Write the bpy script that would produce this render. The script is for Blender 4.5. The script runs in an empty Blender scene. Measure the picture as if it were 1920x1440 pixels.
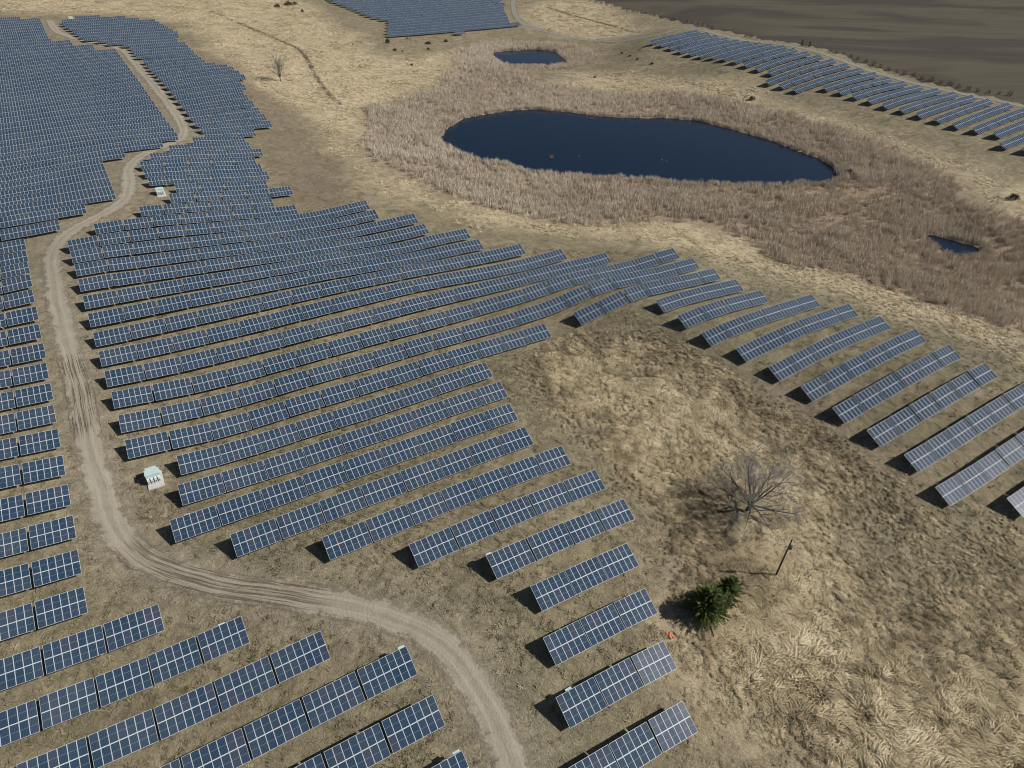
import bpy, bmesh, math, random
import numpy as np
from mathutils import Matrix, Vector, Euler
S = bpy.context.scene
COL = S.collection
rng = np.random.default_rng(7)
random.seed(7)

# ------------------------------------------------------------------ camera
CAM_H = 97.0
PITCH, ROLL = math.radians(37.8), math.radians(2.4)
cp, sp = math.cos(PITCH), math.sin(PITCH)
fwd = np.array([0, cp, -sp]); up0 = np.array([0, sp, cp]); right0 = np.array([1., 0, 0])
camR = math.cos(ROLL) * right0 + math.sin(ROLL) * up0
camU = -math.sin(ROLL) * right0 + math.cos(ROLL) * up0
cam = bpy.data.cameras.new("camera")
cam.sensor_width = 36.0
cam.lens = 1246 / 1920 * 36
cam.clip_start = 1.0
cam.clip_end = 20000
camo = bpy.data.objects.new("camera", cam)
COL.objects.link(camo)
m3 = Matrix((camR, camU, -fwd)).transposed()
camo.matrix_world = Matrix.Translation((0, 0, CAM_H)) @ m3.to_4x4()
S.camera = camo

# ------------------------------------------------------------------ light
SUN_AZ, SUN_EL = math.radians(88.2), math.radians(38.3)      # azimuth clockwise from +Y
sv = Vector((math.sin(SUN_AZ) * math.cos(SUN_EL), math.cos(SUN_AZ) * math.cos(SUN_EL), math.sin(SUN_EL)))
w = bpy.data.worlds.new("World"); S.world = w; w.use_nodes = True
nt = w.node_tree; bg = nt.nodes["Background"]
sky = nt.nodes.new("ShaderNodeTexSky"); sky.sky_type = 'NISHITA'; sky.sun_disc = False
sky.sun_elevation = SUN_EL; sky.sun_rotation = SUN_AZ; sky.altitude = 300; sky.air_density = 1.0; sky.dust_density = 1.2
nt.links.new(sky.outputs[0], bg.inputs[0]); bg.inputs[1].default_value = 0.05
sun = bpy.data.lights.new("sun", 'SUN'); sun.energy = 5.0; sun.angle = math.radians(0.5); sun.color = (1.0, 0.965, 0.91)
suno = bpy.data.objects.new("sun", sun); COL.objects.link(suno)
suno.rotation_euler = sv.to_track_quat('Z', 'Y').to_euler()
S.view_settings.view_transform = 'Standard'; S.view_settings.look = 'None'
S.view_settings.exposure = 0.12; S.view_settings.gamma = 1.0; S.view_settings.use_curve_mapping = False
S.cycles.pixel_filter_type = 'BLACKMAN_HARRIS'; S.cycles.filter_width = 1.05
S.cycles.max_bounces = 6; S.cycles.diffuse_bounces = 2; S.cycles.glossy_bounces = 3; S.cycles.transparent_max_bounces = 12

# ------------------------------------------------------------------ helpers
def link(o, parent=None):
    COL.objects.link(o)
    if parent is not None: o.parent = parent
    return o
def tag(o, label=None, cat=None, group=None, kind=None):
    if label: o["label"] = label
    if cat: o["category"] = cat
    if group: o["group"] = group
    if kind: o["kind"] = kind
    return o
def empty(name, loc, rz=0.0):
    o = bpy.data.objects.new(name, None); o.location = loc; o.rotation_euler = (0, 0, rz); o.empty_display_size = .3
    return link(o)
class MB:
    """collects vertices and faces of one mesh"""
    def __init__(s): s.v = []; s.f = []; s.m = []
    def quad(s, a, b, c, d, mi=0):
        n = len(s.v); s.v += [tuple(a), tuple(b), tuple(c), tuple(d)]; s.f.append((n, n + 1, n + 2, n + 3)); s.m.append(mi)
    def box(s, c, size, M=None, mi=0, taper=1.0):
        x, y, z = (q / 2 for q in size); n = len(s.v)
        for dz in (-1, 1):
            t = taper if dz > 0 else 1.0
            for dx, dy in ((-1, -1), (1, -1), (1, 1), (-1, 1)):
                p = Vector((dx * x * t, dy * y * t, dz * z))
                if M is not None: p = M @ p
                s.v.append((p[0] + c[0], p[1] + c[1], p[2] + c[2]))
        for f in ((0, 3, 2, 1), (4, 5, 6, 7), (0, 1, 5, 4), (1, 2, 6, 5), (2, 3, 7, 6), (3, 0, 4, 7)):
            s.f.append(tuple(n + k for k in f)); s.m.append(mi)
    def tube(s, pts, rad, seg=6, mi=0):
        pts = [Vector(p) for p in pts]; n0 = len(s.v); k = len(pts)
        if not hasattr(rad, '__len__'): rad = [rad] * k
        for i, p in enumerate(pts):
            d = (pts[min(i + 1, k - 1)] - pts[max(i - 1, 0)]).normalized()
            a = d.cross(Vector((0, 0, 1)) if abs(d.z) < .9 else Vector((1, 0, 0))).normalized(); b = d.cross(a)
            for j in range(seg):
                t = 2 * math.pi * j / seg
                s.v.append(tuple(p + (a * math.cos(t) + b * math.sin(t)) * rad[i]))
        for i in range(k - 1):
            for j in range(seg):
                s.f.append((n0 + i * seg + j, n0 + i * seg + (j + 1) % seg, n0 + (i + 1) * seg + (j + 1) % seg, n0 + (i + 1) * seg + j)); s.m.append(mi)
        s.f.append(tuple(n0 + (k - 1) * seg + j for j in range(seg))); s.m.append(mi)
        s.f.append(tuple(n0 + j for j in reversed(range(seg)))); s.m.append(mi)
    def mesh(s, name, mats, smooth=False):
        me = bpy.data.meshes.new(name); me.from_pydata(s.v, [], s.f)
        for m in (mats if isinstance(mats, (list, tuple)) else [mats]): me.materials.append(m)
        me.polygons.foreach_set("material_index", s.m)
        if smooth: me.polygons.foreach_set("use_smooth", [True] * len(s.f))
        me.update(); return me
    def build(s, name, mats, parent=None, smooth=False):
        return link(bpy.data.objects.new(name, s.mesh(name, mats, smooth)), parent)

def new_mat(name):
    m = bpy.data.materials.new(name); m.use_nodes = True; t = m.node_tree
    return m, t, t.nodes["Principled BSDF"]
class NT:
    """small node-building helper"""
    def __init__(s, tree): s.t = tree
    def n(s, typ, **kw):
        q = s.t.nodes.new(typ)
        for k, v in kw.items():
            if k.startswith('i_'):
                key = k[2:]; key = int(key) if key.isdigit() else key
                s.put(q.inputs[key], v)
            else: setattr(q, k, v)
        return q
    def put(s, sock, v):
        if isinstance(v, bpy.types.NodeSocket): s.t.links.new(v, sock)
        elif isinstance(v, (int, float)): sock.default_value = v
        else:
            v = tuple(v)
            sock.default_value = v if len(v) == len(sock.default_value) else v + (1.0,)
    def math(s, op, a, b=0.0, clamp=False):
        q = s.t.nodes.new("ShaderNodeMath"); q.operation = op; q.use_clamp = clamp; s.put(q.inputs[0], a); s.put(q.inputs[1], b); return q.outputs[0]
    def mix(s, f, a, b, mode='MIX'):
        q = s.t.nodes.new("ShaderNodeMix"); q.data_type = 'RGBA'; q.blend_type = mode; s.put(q.inputs[0], f); s.put(q.inputs[6], a); s.put(q.inputs[7], b); return q.outputs[2]
    def ramp(s, f, a, b):
        q = s.t.nodes.new("ShaderNodeMapRange"); q.clamp = True; s.put(q.inputs[0], f); s.put(q.inputs[1], a); s.put(q.inputs[2], b); return q.outputs[0]
    def noise(s, vec, scale, detail=4, rough=.55, dist=0.0):
        q = s.t.nodes.new("ShaderNodeTexNoise"); s.t.links.new(vec, q.inputs["Vector"]); q.inputs["Scale"].default_value = scale
        q.inputs["Detail"].default_value = detail; q.inputs["Roughness"].default_value = rough; q.inputs["Distortion"].default_value = dist
        return q.outputs[0]
    def attr(s, name, kind='GEOMETRY'):
        q = s.t.nodes.new("ShaderNodeAttribute"); q.attribute_name = name; q.attribute_type = kind; return q.outputs["Fac"]
    def pos(s): return s.t.nodes.new("ShaderNodeNewGeometry").outputs["Position"]
def plain(name, col, rough=.6, metal=0.0, var=.12, scale=6.0):
    m, t, b = new_mat(name); N = NT(t)
    tc = t.nodes.new("ShaderNodeTexCoord").outputs["Object"]
    f = N.ramp(N.noise(tc, scale, 3), .3, .7)
    c = N.mix(f, [q * (1 - var) for q in col], [min(1, q * (1 + var)) for q in col])
    N.put(b.inputs["Base Color"], c); b.inputs["Roughness"].default_value = rough; b.inputs["Metallic"].default_value = metal
    return m

# ------------------------------------------------------------------ survey data (metres, world x/y)
K = [[9.9,34.8,5.99],[15.4,38.2,5.01],[20.9,41.6,4.86],[26.3,44.9,4.6],[8.6,43.8,5.64],[14.0,47.1,5.43],[19.6,50.5,5.18],[24.9,53.8,4.66],[7.0,52.6,5.72],[12.3,55.9,5.64],[17.8,59.2,5.26],[23.3,62.6,4.78],[5.1,61.2,6.14],[10.5,64.5,5.78],[16.0,67.8,5.63],[21.3,71.1,5.26],[-2.1,66.5,6.41],[4.1,70.3,6.27],[10.5,74.2,6.03],[21.9,81.2,5.26],[-14.9,68.4,5.79],[-9.5,71.7,6.08],[-4.0,75.1,6.29],[1.4,78.4,6.09],[6.8,81.7,6.09],[12.3,85.1,5.55],[17.3,88.2,5.44],[-29.5,69.2,5.69],[-10.4,81.0,6.09],[-5.0,84.3,6.24],[0.3,87.5,6.07],[5.8,90.9,5.9],[11.1,94.1,5.71],[-45.0,69.5,5.36],[-38.6,73.4,5.38],[-32.3,77.3,5.31],[-25.8,81.2,5.78],[-19.5,85.2,5.59],[-13.1,89.1,5.36],[-6.8,92.9,5.56],[-1.4,96.2,5.63],[3.8,99.4,5.47],[-56.5,72.2,4.65],[-50.0,76.2,4.8],[-43.6,80.1,4.79],[-37.1,84.1,4.78],[-30.5,88.1,4.79],[-24.3,91.9,4.78],[-18.0,95.8,4.9],[-11.7,99.7,5.1],[-5.2,103.7,5.23],[0.6,107.2,4.95],[-58.9,80.5,4.82],[-52.3,84.6,4.26],[-46.1,88.4,3.79],[-39.5,92.4,3.7],[-26.7,100.2,4.08],[-20.3,104.1,3.98],[-13.9,108.1,4.45],[-7.5,112.0,4.33],[-1.8,115.5,4.54],[-62.4,88.1,4.36],[-56.1,92.0,3.44],[-49.7,95.9,3.49],[-43.3,99.8,3.73],[-36.4,104.0,3.62],[-30.3,107.8,3.04],[-24.0,111.7,3.54],[-17.5,115.6,3.76],[-11.3,119.5,3.93],[-5.4,123.1,4.18],[-73.5,91.1,5.14],[-67.0,95.1,4.26],[-60.8,98.9,3.11],[-54.3,102.8,3.23],[-47.7,106.9,3.34],[-41.1,110.9,3.41],[-35.0,114.7,3.29],[-22.3,122.5,3.73],[-15.9,126.4,3.77],[-9.4,130.3,3.67],[-3.0,134.3,3.68],[2.6,137.7,3.78],[8.5,141.3,3.73],[16.3,146.1,4.19],[22.4,149.9,5.73],[28.6,153.6,7.59],[34.7,157.4,7.66],[57.4,171.3,5.56],[-78.2,97.9,5.4],[-71.8,101.9,4.0],[-65.2,105.9,3.73],[-58.8,109.8,3.31],[-52.7,113.6,3.47],[-46.0,117.7,3.75],[-33.2,125.6,3.46],[-26.7,129.5,3.61],[-20.3,133.4,3.64],[-14.0,137.3,3.75],[-7.6,141.2,3.13],[-1.6,144.9,3.54],[5.3,149.1,3.44],[11.4,152.9,3.95],[17.4,156.6,5.68],[24.2,160.7,6.49],[31.5,165.2,6.05],[39.3,170.0,5.2],[52.8,178.2,5.33],[-82.9,104.8,5.81],[-76.4,108.8,4.66],[-70.1,112.7,3.72],[-63.6,116.7,3.57],[-57.1,120.6,3.45],[-50.5,124.7,3.45],[-44.0,128.7,3.62],[-37.4,132.7,3.77],[-31.1,136.6,3.9],[-24.9,140.4,3.62],[-18.6,144.3,3.64],[-12.0,148.3,3.93],[-6.1,151.9,4.29],[0.4,155.9,4.44],[6.7,159.7,5.04],[12.8,163.5,5.47],[18.7,167.1,5.76],[26.2,171.7,4.53],[32.9,175.8,3.9],[48.3,185.2,5.14],[-87.7,111.6,5.52],[-81.1,115.7,4.87],[-74.8,119.6,4.31],[-68.3,123.5,4.6],[-61.9,127.5,4.49],[-55.3,131.5,4.44],[-48.8,135.5,4.76],[-35.7,143.5,4.07],[-29.9,147.0,4.6],[-23.5,151.0,4.48],[-16.9,155.1,4.62],[-10.7,158.9,4.2],[-4.7,162.5,4.12],[1.6,166.4,4.21],[8.3,170.5,3.82],[15.1,174.7,3.67],[21.7,178.7,2.99],[27.5,182.2,4.43],[-92.4,118.5,5.62],[-85.8,122.6,5.37],[-79.2,126.6,5.22],[-72.8,130.5,4.97],[-66.4,134.5,4.85],[-60.0,138.4,4.72],[-53.5,142.3,4.96],[-41.1,150.0,5.34],[-34.8,153.9,5.26],[-28.2,157.9,5.56],[-21.5,162.0,4.66],[-14.4,166.3,4.13],[-7.8,170.3,3.36],[-1.6,174.2,3.38],[5.8,178.7,2.56],[14.1,183.8,4.44],[-97.1,125.4,6.02],[-90.8,129.3,5.64],[-84.1,133.4,5.64],[-77.8,137.3,5.63],[-71.3,141.2,5.56],[-64.7,145.3,5.57],[-58.1,149.3,5.72],[-51.7,153.2,5.6],[-39.5,160.7,5.13],[-32.8,164.8,4.91],[-25.9,169.0,4.69],[-18.7,173.4,4.12],[-13.2,176.8,4.46],[1.6,185.9,4.09],[-101.7,132.3,6.89],[-95.2,136.3,6.57],[-88.8,140.3,6.36],[-81.9,144.5,6.57],[-75.6,148.3,5.9],[-69.1,152.3,5.88],[-62.6,156.3,5.6],[-56.0,160.4,5.57],[-31.9,175.1,4.24],[-11.3,187.7,3.73],[-106.5,139.2,7.21],[-99.8,143.2,6.87],[-93.3,147.2,6.79],[-86.8,151.2,6.45],[-80.3,155.2,6.16],[-73.9,159.2,5.65],[-67.4,163.1,5.5],[-60.9,167.1,5.11],[-33.3,184.0,3.49],[-15.9,194.7,4.1],[-111.1,146.1,8.11],[-104.6,150.1,7.8],[-98.2,154.0,7.27],[-91.6,158.1,6.75],[-85.2,161.9,6.44],[-57.8,178.7,4.67],[-34.7,192.9,3.61],[-29.0,196.4,4.47],[-115.7,153.0,8.52],[-109.4,156.9,8.4],[-103.1,160.8,7.22],[-60.1,187.1,3.91],[-33.4,203.4,4.53],[-120.5,159.9,8.44],[-113.9,163.9,8.19],[-107.6,167.8,7.75],[-62.2,195.6,3.97],[-46.5,205.2,4.59],[-125.1,166.8,8.31],[-118.9,170.6,8.3],[-112.4,174.6,7.91],[-107.5,177.6,7.58],[-64.4,204.0,3.77],[-50.8,212.3,4.8],[-123.4,177.6,8.29],[-117.0,181.5,8.4],[-110.9,185.2,7.92],[-74.0,207.9,3.56],[-116.8,191.4,8.16],[-83.1,212.0,4.24],[-113.1,203.4,7.79],[-80.1,223.7,3.79],[-115.0,212.0,7.39],[-90.0,227.4,3.73],[-125.3,215.4,7.96],[-92.1,235.8,4.34],[-129.9,222.4,8.18],[-96.8,242.7,4.16],[-134.5,229.4,8.33],[-101.4,249.6,4.01],[-135.3,238.6,7.81],[-101.9,259.1,4.33],[-133.2,249.7,7.2],[-108.5,264.8,4.63],[-129.5,261.7,6.83],[-113.1,271.8,4.63],[37.4,149.3,7.27],[43.6,153.1,7.28],[62.0,164.3,5.94],[42.0,142.3,7.28],[53.6,149.4,7.81],[66.8,157.5,6.66],[46.8,135.6,6.89],[65.4,146.9,7.7],[80.0,155.9,7.26],[54.2,130.3,6.01],[69.4,139.6,7.97],[88.2,151.1,7.2],[60.5,124.4,5.06],[76.0,133.9,7.71],[93.6,144.7,8.08],[66.3,118.2,4.24],[82.6,128.2,6.75],[99.5,138.6,8.59],[71.1,111.4,4.38],[87.1,121.2,7.04],[104.5,131.9,8.81],[76.0,104.6,3.9],[92.5,114.7,6.3],[109.8,125.3,8.18],[81.0,97.9,3.68],[97.6,108.1,5.63],[115.3,118.9,7.36],[83.6,89.8,3.13],[96.5,97.7,3.34],[-2.8,36.8,5.68],[-20.1,36.0,6.02],[-13.7,39.9,6.05],[-7.4,43.8,5.99],[-37.5,35.1,5.22],[-31.1,39.0,5.45],[-24.7,42.9,5.69],[-18.3,46.9,5.94],[-12.0,50.7,6.16],[-55.0,34.1,5.88],[-49.4,37.6,5.3],[-43.9,40.9,5.3],[-37.5,44.8,5.24],[-31.1,48.8,5.55],[-24.8,52.6,5.98],[-61.5,39.9,6.16],[-54.0,44.5,5.15],[-48.6,47.8,5.05],[-43.1,51.2,5.24],[-37.7,54.5,5.38],[-68.0,45.7,6.03],[-63.3,48.5,5.72],[-57.0,52.4,5.25],[-50.7,56.2,5.01],[-70.6,53.8,6.19],[-63.5,58.2,5.4],[-75.1,60.8,6.17],[-68.2,65.1,5.29],[-79.7,67.8,6.24],[-72.8,72.0,5.16],[-84.2,74.7,6.42],[-77.5,78.9,5.08],[-90.0,81.0,6.89],[-82.2,85.8,5.39],[-94.4,88.0,7.03],[-86.9,92.6,5.72],[-91.5,99.5,5.71],[-96.1,106.5,5.78],[-100.9,113.3,6.0],[-105.5,120.3,6.23],[-110.3,127.1,6.67],[-114.8,134.1,7.13],[-119.6,140.9,7.61],[-124.1,147.9,8.08],[-128.9,154.7,7.83],[-133.7,161.5,7.32],[-138.4,168.4,6.99],[-129.1,271.7,5.78],[-112.2,282.0,4.19],[-133.5,278.8,5.61],[-109.0,293.7,4.76],[-138.5,285.4,5.84],[-113.5,300.7,5.29],[-143.1,292.4,6.09],[-118.3,307.5,5.82],[-147.6,299.4,6.41],[-123.0,314.4,6.91],[-152.3,306.3,6.63],[-127.8,321.3,7.64],[-157.0,313.1,6.94],[-132.4,328.2,7.84],[-161.8,320.0,7.44],[-134.2,336.9,7.81],[-166.3,326.9,7.29],[-138.8,343.8,8.17],[-171.2,333.7,7.6],[-139.7,353.0,8.97],[-176.0,340.5,7.72],[-144.8,359.7,8.78],[-180.8,347.3,7.92],[-149.9,366.3,8.9],[-185.5,354.2,7.91],[-155.6,372.6,8.35],[-190.3,361.0,7.47],[-163.6,377.4,8.05],[-195.0,367.9,6.93],[-171.3,382.4,8.0],[-199.5,374.9,7.19],[-176.1,389.3,7.73],[-204.4,381.7,7.2],[-180.7,396.2,7.14],[193.5,311.0,10.56],[228.3,332.4,15.44],[188.6,317.8,11.14],[222.3,338.5,15.71],[183.0,324.1,11.1],[218.7,346.0,14.92],[177.8,330.7,11.47],[213.3,352.4,14.58],[172.6,337.3,11.12],[208.3,359.1,14.4],[168.0,344.2,11.57],[201.9,364.9,14.51],[163.2,351.0,11.7],[196.6,371.5,14.36],[158.5,357.9,11.98],[191.5,378.1,14.88],[153.4,364.5,11.43],[187.3,385.3,15.19],[138.7,365.3,10.41],[181.9,391.8,15.75],[133.5,371.9,10.17],[176.5,398.2,16.49],[128.4,378.5,10.24],[171.2,404.7,17.13],[132.3,390.6,12.39],[165.9,411.2,17.73],[127.0,397.2,12.5],[160.9,417.9,17.91],[122.1,403.9,13.18],[155.5,424.3,18.34],[117.7,410.9,13.73],[151.5,431.7,18.4],[112.9,417.8,13.26],[146.4,438.3,17.61],[108.1,424.6,12.68],[141.8,445.3,16.71],[102.4,430.9,11.33],[136.5,451.8,16.18],[97.8,437.8,10.93],[131.9,458.7,15.48],[92.9,444.5,10.88],[126.9,465.4,15.01],[88.1,451.3,11.25],[121.6,471.9,15.16],[83.1,458.1,11.5],[117.2,478.9,15.41],[78.6,465.1,12.14],[112.2,485.7,15.74],[-156.1,185.9,8.15],[-151.4,178.2,8.55],[-185.0,229.2,5.75],[-177.2,216.4,5.85],[-248.4,328.8,5.15],[-35.8,298.6,0.8],[-26.1,333.6,0.8],[7.7,351.2,0.8],[47.4,343.1,0.8],[87.0,342.5,0.8],[114.7,318.2,0.8],[132.8,285.1,0.8],[118.7,263.4,0.8],[93.6,257.8,0.8],[66.0,257.0,0.8],[43.5,262.4,0.8],[14.6,261.4,0.8],[-8.2,272.1,0.8],[-26.6,280.9,0.8],[46.9,295.0,-0.4],[-22.4,471.3,0.8],[-20.7,479.6,0.8],[-12.9,486.0,0.8],[1.3,490.4,0.8],[15.7,493.2,0.8],[20.9,486.0,0.8],[23.0,472.1,0.8],[27.2,457.8,0.8],[25.0,451.6,0.8],[13.2,443.8,0.8],[0.0,444.3,0.8],[-9.8,442.5,0.8],[-16.7,449.8,0.8],[3.4,466.8,-0.4],[143.3,219.2,0.8],[148.8,213.2,0.4],[155.2,210.5,0.8],[153.5,205.2,0.8],[145.8,202.6,0.8],[140.6,206.4,0.8],[139.6,211.9,0.8],[18.6,294.6,-0.4],[29.4,313.8,-0.4],[52.3,312.6,-0.4],[70.6,303.1,-0.4],[75.2,285.1,-0.4],[60.8,282.3,-0.4],[45.7,283.6,-0.4],[30.0,285.5,-0.4],[-10.9,297.5,-0.4],[11.9,332.6,-0.4],[57.7,330.2,-0.4],[94.4,311.2,-0.4],[103.4,275.2,-0.4],[74.6,269.6,-0.4],[44.5,272.2,-0.4],[13.0,276.1,-0.4],[-8.6,290.8,-0.4],[-302.3,535.2,8.0],[-221.8,524.9,7.5],[-124.0,435.7,5.0],[-105.8,324.6,5.0],[-71.6,261.9,3.0],[-82.7,387.0,3.0],[-172.9,488.6,5.5],[-38.1,378.0,1.5],[-92.8,518.5,3.3],[-52.2,526.2,3.5],[-19.3,558.4,4.5],[-168.6,611.6,6.0],[-102.0,629.3,6.0],[-27.1,641.9,7.0],[57.5,480.3,3.0],[95.3,407.4,8.0],[55.2,540.7,5.0],[170.6,303.7,7.0],[138.2,351.5,7.5],[96.2,512.2,11.5],[30.2,606.5,8.0],[91.5,620.7,12.0],[200.5,555.1,15.0],[302.2,525.1,17.0],[259.1,384.4,17.0],[170.9,237.5,6.0],[143.8,170.7,3.5],[105.5,190.1,1.8],[69.2,214.7,1.4],[5.0,216.9,1.5],[59.7,59.6,2.8],[72.0,44.1,2.5],[94.9,83.6,1.8],[58.5,95.0,2.0],[39.5,108.8,3.0],[24.0,127.2,2.8],[46.1,71.1,2.8],[45.3,85.6,2.4],[31.7,139.3,4.2],[49.3,42.2,1.5],[32.9,50.8,1.0]]
reeds = [[-40.5,488.9],[-44.3,453.2],[-39.5,426.2],[-47.9,407.1],[-44.4,391.2],[-55.3,363.1],[-68.8,345.8],[-78.9,335.6],[-71.6,315.3],[-70.2,285.2],[-60.4,266.4],[-49.9,255.0],[-38.5,242.5],[-28.7,232.8],[-17.9,226.4],[-8.2,221.6],[3.1,218.8],[18.2,211.9],[30.4,212.7],[43.0,215.9],[57.0,218.7],[65.4,214.6],[73.3,209.4],[78.1,200.9],[79.2,187.5],[88.8,184.8],[99.0,182.7],[104.3,176.2],[109.1,169.9],[115.2,162.0],[121.0,155.0],[127.8,150.0],[136.2,145.3],[163.2,121.1],[204.9,171.8],[181.1,217.9],[171.2,234.0],[166.4,242.1],[170.5,260.0],[169.8,274.6],[163.9,288.6],[161.3,304.8],[152.9,318.4],[144.1,330.9],[132.2,348.3],[117.1,358.0],[102.5,373.0],[85.6,383.0],[54.9,381.8],[26.7,395.4],[-3.3,407.7],[4.9,431.7],[28.6,437.6],[45.8,451.6],[46.7,488.9],[32.0,511.8],[-5.2,511.7],[-29.1,502.5]]
straw = [[[-446.1,576.2],[-355.3,497.6],[-325.8,509.1],[-244.9,517.4],[-200.5,451.1],[-166.4,403.0],[-125.4,340.1],[-103.7,316.8],[-83.6,293.8],[-68.3,287.2],[-71.1,313.1],[-78.9,335.6],[-68.3,346.0],[-55.3,363.1],[-44.4,391.2],[-47.9,407.1],[-39.5,426.2],[-44.3,453.2],[-41.8,491.5],[-68.6,452.3],[-93.3,442.4],[-120.7,509.3],[-156.9,565.3],[-183.5,603.2],[-229.8,640.3]],[[-91.3,306.2],[-70.9,288.6],[-60.4,266.4],[-49.9,255.0],[-38.5,242.5],[-28.7,232.8],[-17.9,226.4],[-8.2,222.6],[18.3,213.9],[43.5,219.6],[61.2,221.0],[81.8,207.3],[86.6,194.6],[99.0,182.7],[109.1,169.9],[121.0,155.0],[127.8,150.0],[135.2,143.8],[125.1,128.1],[120.7,138.4],[113.5,145.1],[97.7,155.5],[81.2,169.8],[61.7,184.4],[39.4,199.2],[13.5,199.5],[-12.8,206.3],[-35.6,217.4],[-57.1,242.4],[-78.0,270.6]],[[23.9,423.3],[58.7,428.4],[91.1,399.9],[123.3,377.5],[134.6,357.8],[149.4,338.2],[167.4,307.2],[178.0,280.4],[181.8,258.8],[188.5,232.0],[181.1,217.9],[171.2,234.0],[170.5,260.0],[161.3,304.8],[144.1,330.9],[117.1,358.0],[84.8,378.4],[54.9,381.8],[26.7,395.4]],[[0.7,562.3],[9.0,639.4],[31.8,649.9],[57.9,635.8],[83.6,554.7],[79.8,524.0],[50.4,526.5],[20.3,539.4]],[[33.6,57.6],[46.0,61.2],[54.7,57.0],[63.8,55.5],[87.9,62.3],[72.6,37.5],[47.1,36.7],[43.4,47.0],[40.3,52.4]],[[51.2,95.8],[57.3,94.8],[57.0,81.2],[56.6,69.5],[56.6,57.9],[47.2,59.4],[50.0,74.6],[48.7,83.1]],[[12.5,125.6],[27.9,128.9],[40.8,115.7],[53.9,101.9],[41.0,99.3],[27.0,102.1],[16.5,111.6]]]
brown = [[[-180.4,416.0],[-127.9,348.4],[-105.7,324.2],[-69.6,262.4],[-57.9,236.4],[-65.1,217.7],[-75.8,210.0],[-92.0,239.4],[-108.8,272.4],[-134.0,327.8],[-186.1,414.7]],[[-1.5,128.4],[15.9,145.4],[24.9,138.8],[17.3,122.0],[4.9,118.1]],[[27.4,82.7],[43.8,80.1],[47.4,66.0],[38.8,59.8],[29.9,58.8],[27.2,68.8]],[[36.1,55.3],[45.7,54.2],[48.1,47.2],[41.2,40.3],[35.9,48.1]],[[52.4,126.0],[66.9,116.2],[67.1,102.1],[50.1,104.8]]]
tall = [[-0.3,131.9],[15.2,145.0],[26.5,141.7],[36.2,145.7],[47.4,133.0],[58.5,120.3],[71.8,109.6],[80.0,96.4],[84.5,87.4],[103.5,88.5],[107.1,72.4],[82.7,37.9],[44.2,36.5],[31.6,54.0],[24.9,59.8],[27.0,67.8],[25.4,82.4],[11.4,101.4],[3.1,115.8]]
green = [[[55.7,86.3],[76.1,87.0],[100.8,83.6],[89.8,65.3],[67.2,57.4],[58.0,61.5],[55.4,73.9]],[[19.2,156.5],[36.5,147.8],[64.6,116.3],[81.6,95.1],[125.1,128.1],[135.2,143.8],[101.8,149.4],[66.9,173.6],[47.4,186.3]],[[-29.7,65.0],[-13.7,61.6],[-3.2,54.7],[4.8,40.0],[6.9,37.4],[18.8,38.2],[16.9,56.1],[3.9,68.4],[-13.0,69.9]]]
plowed = [[4.4,704.5],[54.6,653.1],[81.2,605.3],[108.3,563.6],[124.7,511.8],[142.7,483.4],[162.1,457.6],[178.9,431.2],[192.5,401.5],[209.1,385.2],[222.1,365.7],[232.4,350.3],[242.8,328.8],[280.2,270.6],[423.0,351.9],[1560.1,1486.7],[651.6,2482.8]]
ponds = [[[-35.8,298.6],[-36.1,310.7],[-32.8,322.4],[-26.1,333.6],[-14.9,342.4],[-3.1,348.7],[7.7,351.2],[21.1,349.4],[34.3,344.9],[47.4,343.1],[62.3,345.2],[74.4,346.1],[87.0,342.5],[95.0,336.7],[104.6,327.9],[114.7,318.2],[123.1,305.0],[130.4,294.7],[132.8,285.1],[131.9,274.9],[127.6,266.7],[118.7,263.4],[112.8,265.0],[102.5,259.3],[93.6,257.8],[86.4,258.7],[77.1,259.3],[66.0,257.0],[57.9,258.9],[48.4,258.9],[43.5,262.4],[32.6,259.4],[22.2,263.5],[14.6,261.4],[6.1,262.8],[-1.5,267.9],[-8.2,272.1],[-14.4,272.0],[-20.7,277.0],[-26.6,280.9],[-32.4,289.0]],[[-22.4,471.3],[-20.7,479.6],[-12.9,486.0],[1.3,490.4],[15.7,493.2],[20.9,486.0],[23.0,472.1],[27.2,457.8],[25.0,451.6],[13.2,443.8],[0.0,444.3],[-9.8,442.5],[-16.7,449.8]],[[141.9,219.7],[144.6,218.6],[147.8,215.6],[151.3,213.4],[154.4,211.7],[156.1,209.4],[153.5,205.2],[147.8,202.4],[143.8,202.8],[140.6,206.4],[139.6,211.9]]]
road = [[3.8,33.6],[2.4,37.2],[0.5,41.1],[-1.5,45.3],[-4.4,49.5],[-7.8,53.2],[-12.1,56.2],[-17.3,58.4],[-24.2,60.0],[-32.1,61.3],[-40.0,62.1],[-46.2,62.8],[-52.0,64.4],[-57.8,66.7],[-62.6,69.2],[-66.6,72.6],[-70.5,77.0],[-75.6,84.3],[-80.2,90.8],[-85.0,98.0],[-91.5,107.7],[-97.7,116.6],[-104.2,125.9],[-111.0,135.8],[-118.0,146.8],[-125.2,157.7],[-130.0,165.7],[-132.5,173.7],[-131.7,180.9],[-129.1,188.3],[-127.1,195.8],[-127.6,204.6],[-132.1,215.8],[-138.8,227.8],[-142.3,239.5],[-141.7,250.8],[-138.5,260.8],[-137.9,271.6],[-142.9,285.1],[-156.7,306.6],[-172.9,330.0],[-191.8,357.4],[-214.8,391.2],[-230.0,413.3],[-243.6,425.1],[-258.6,431.0],[-275.9,441.1],[-291.7,453.6],[-304.7,470.8],[-315.7,486.2]]
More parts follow.
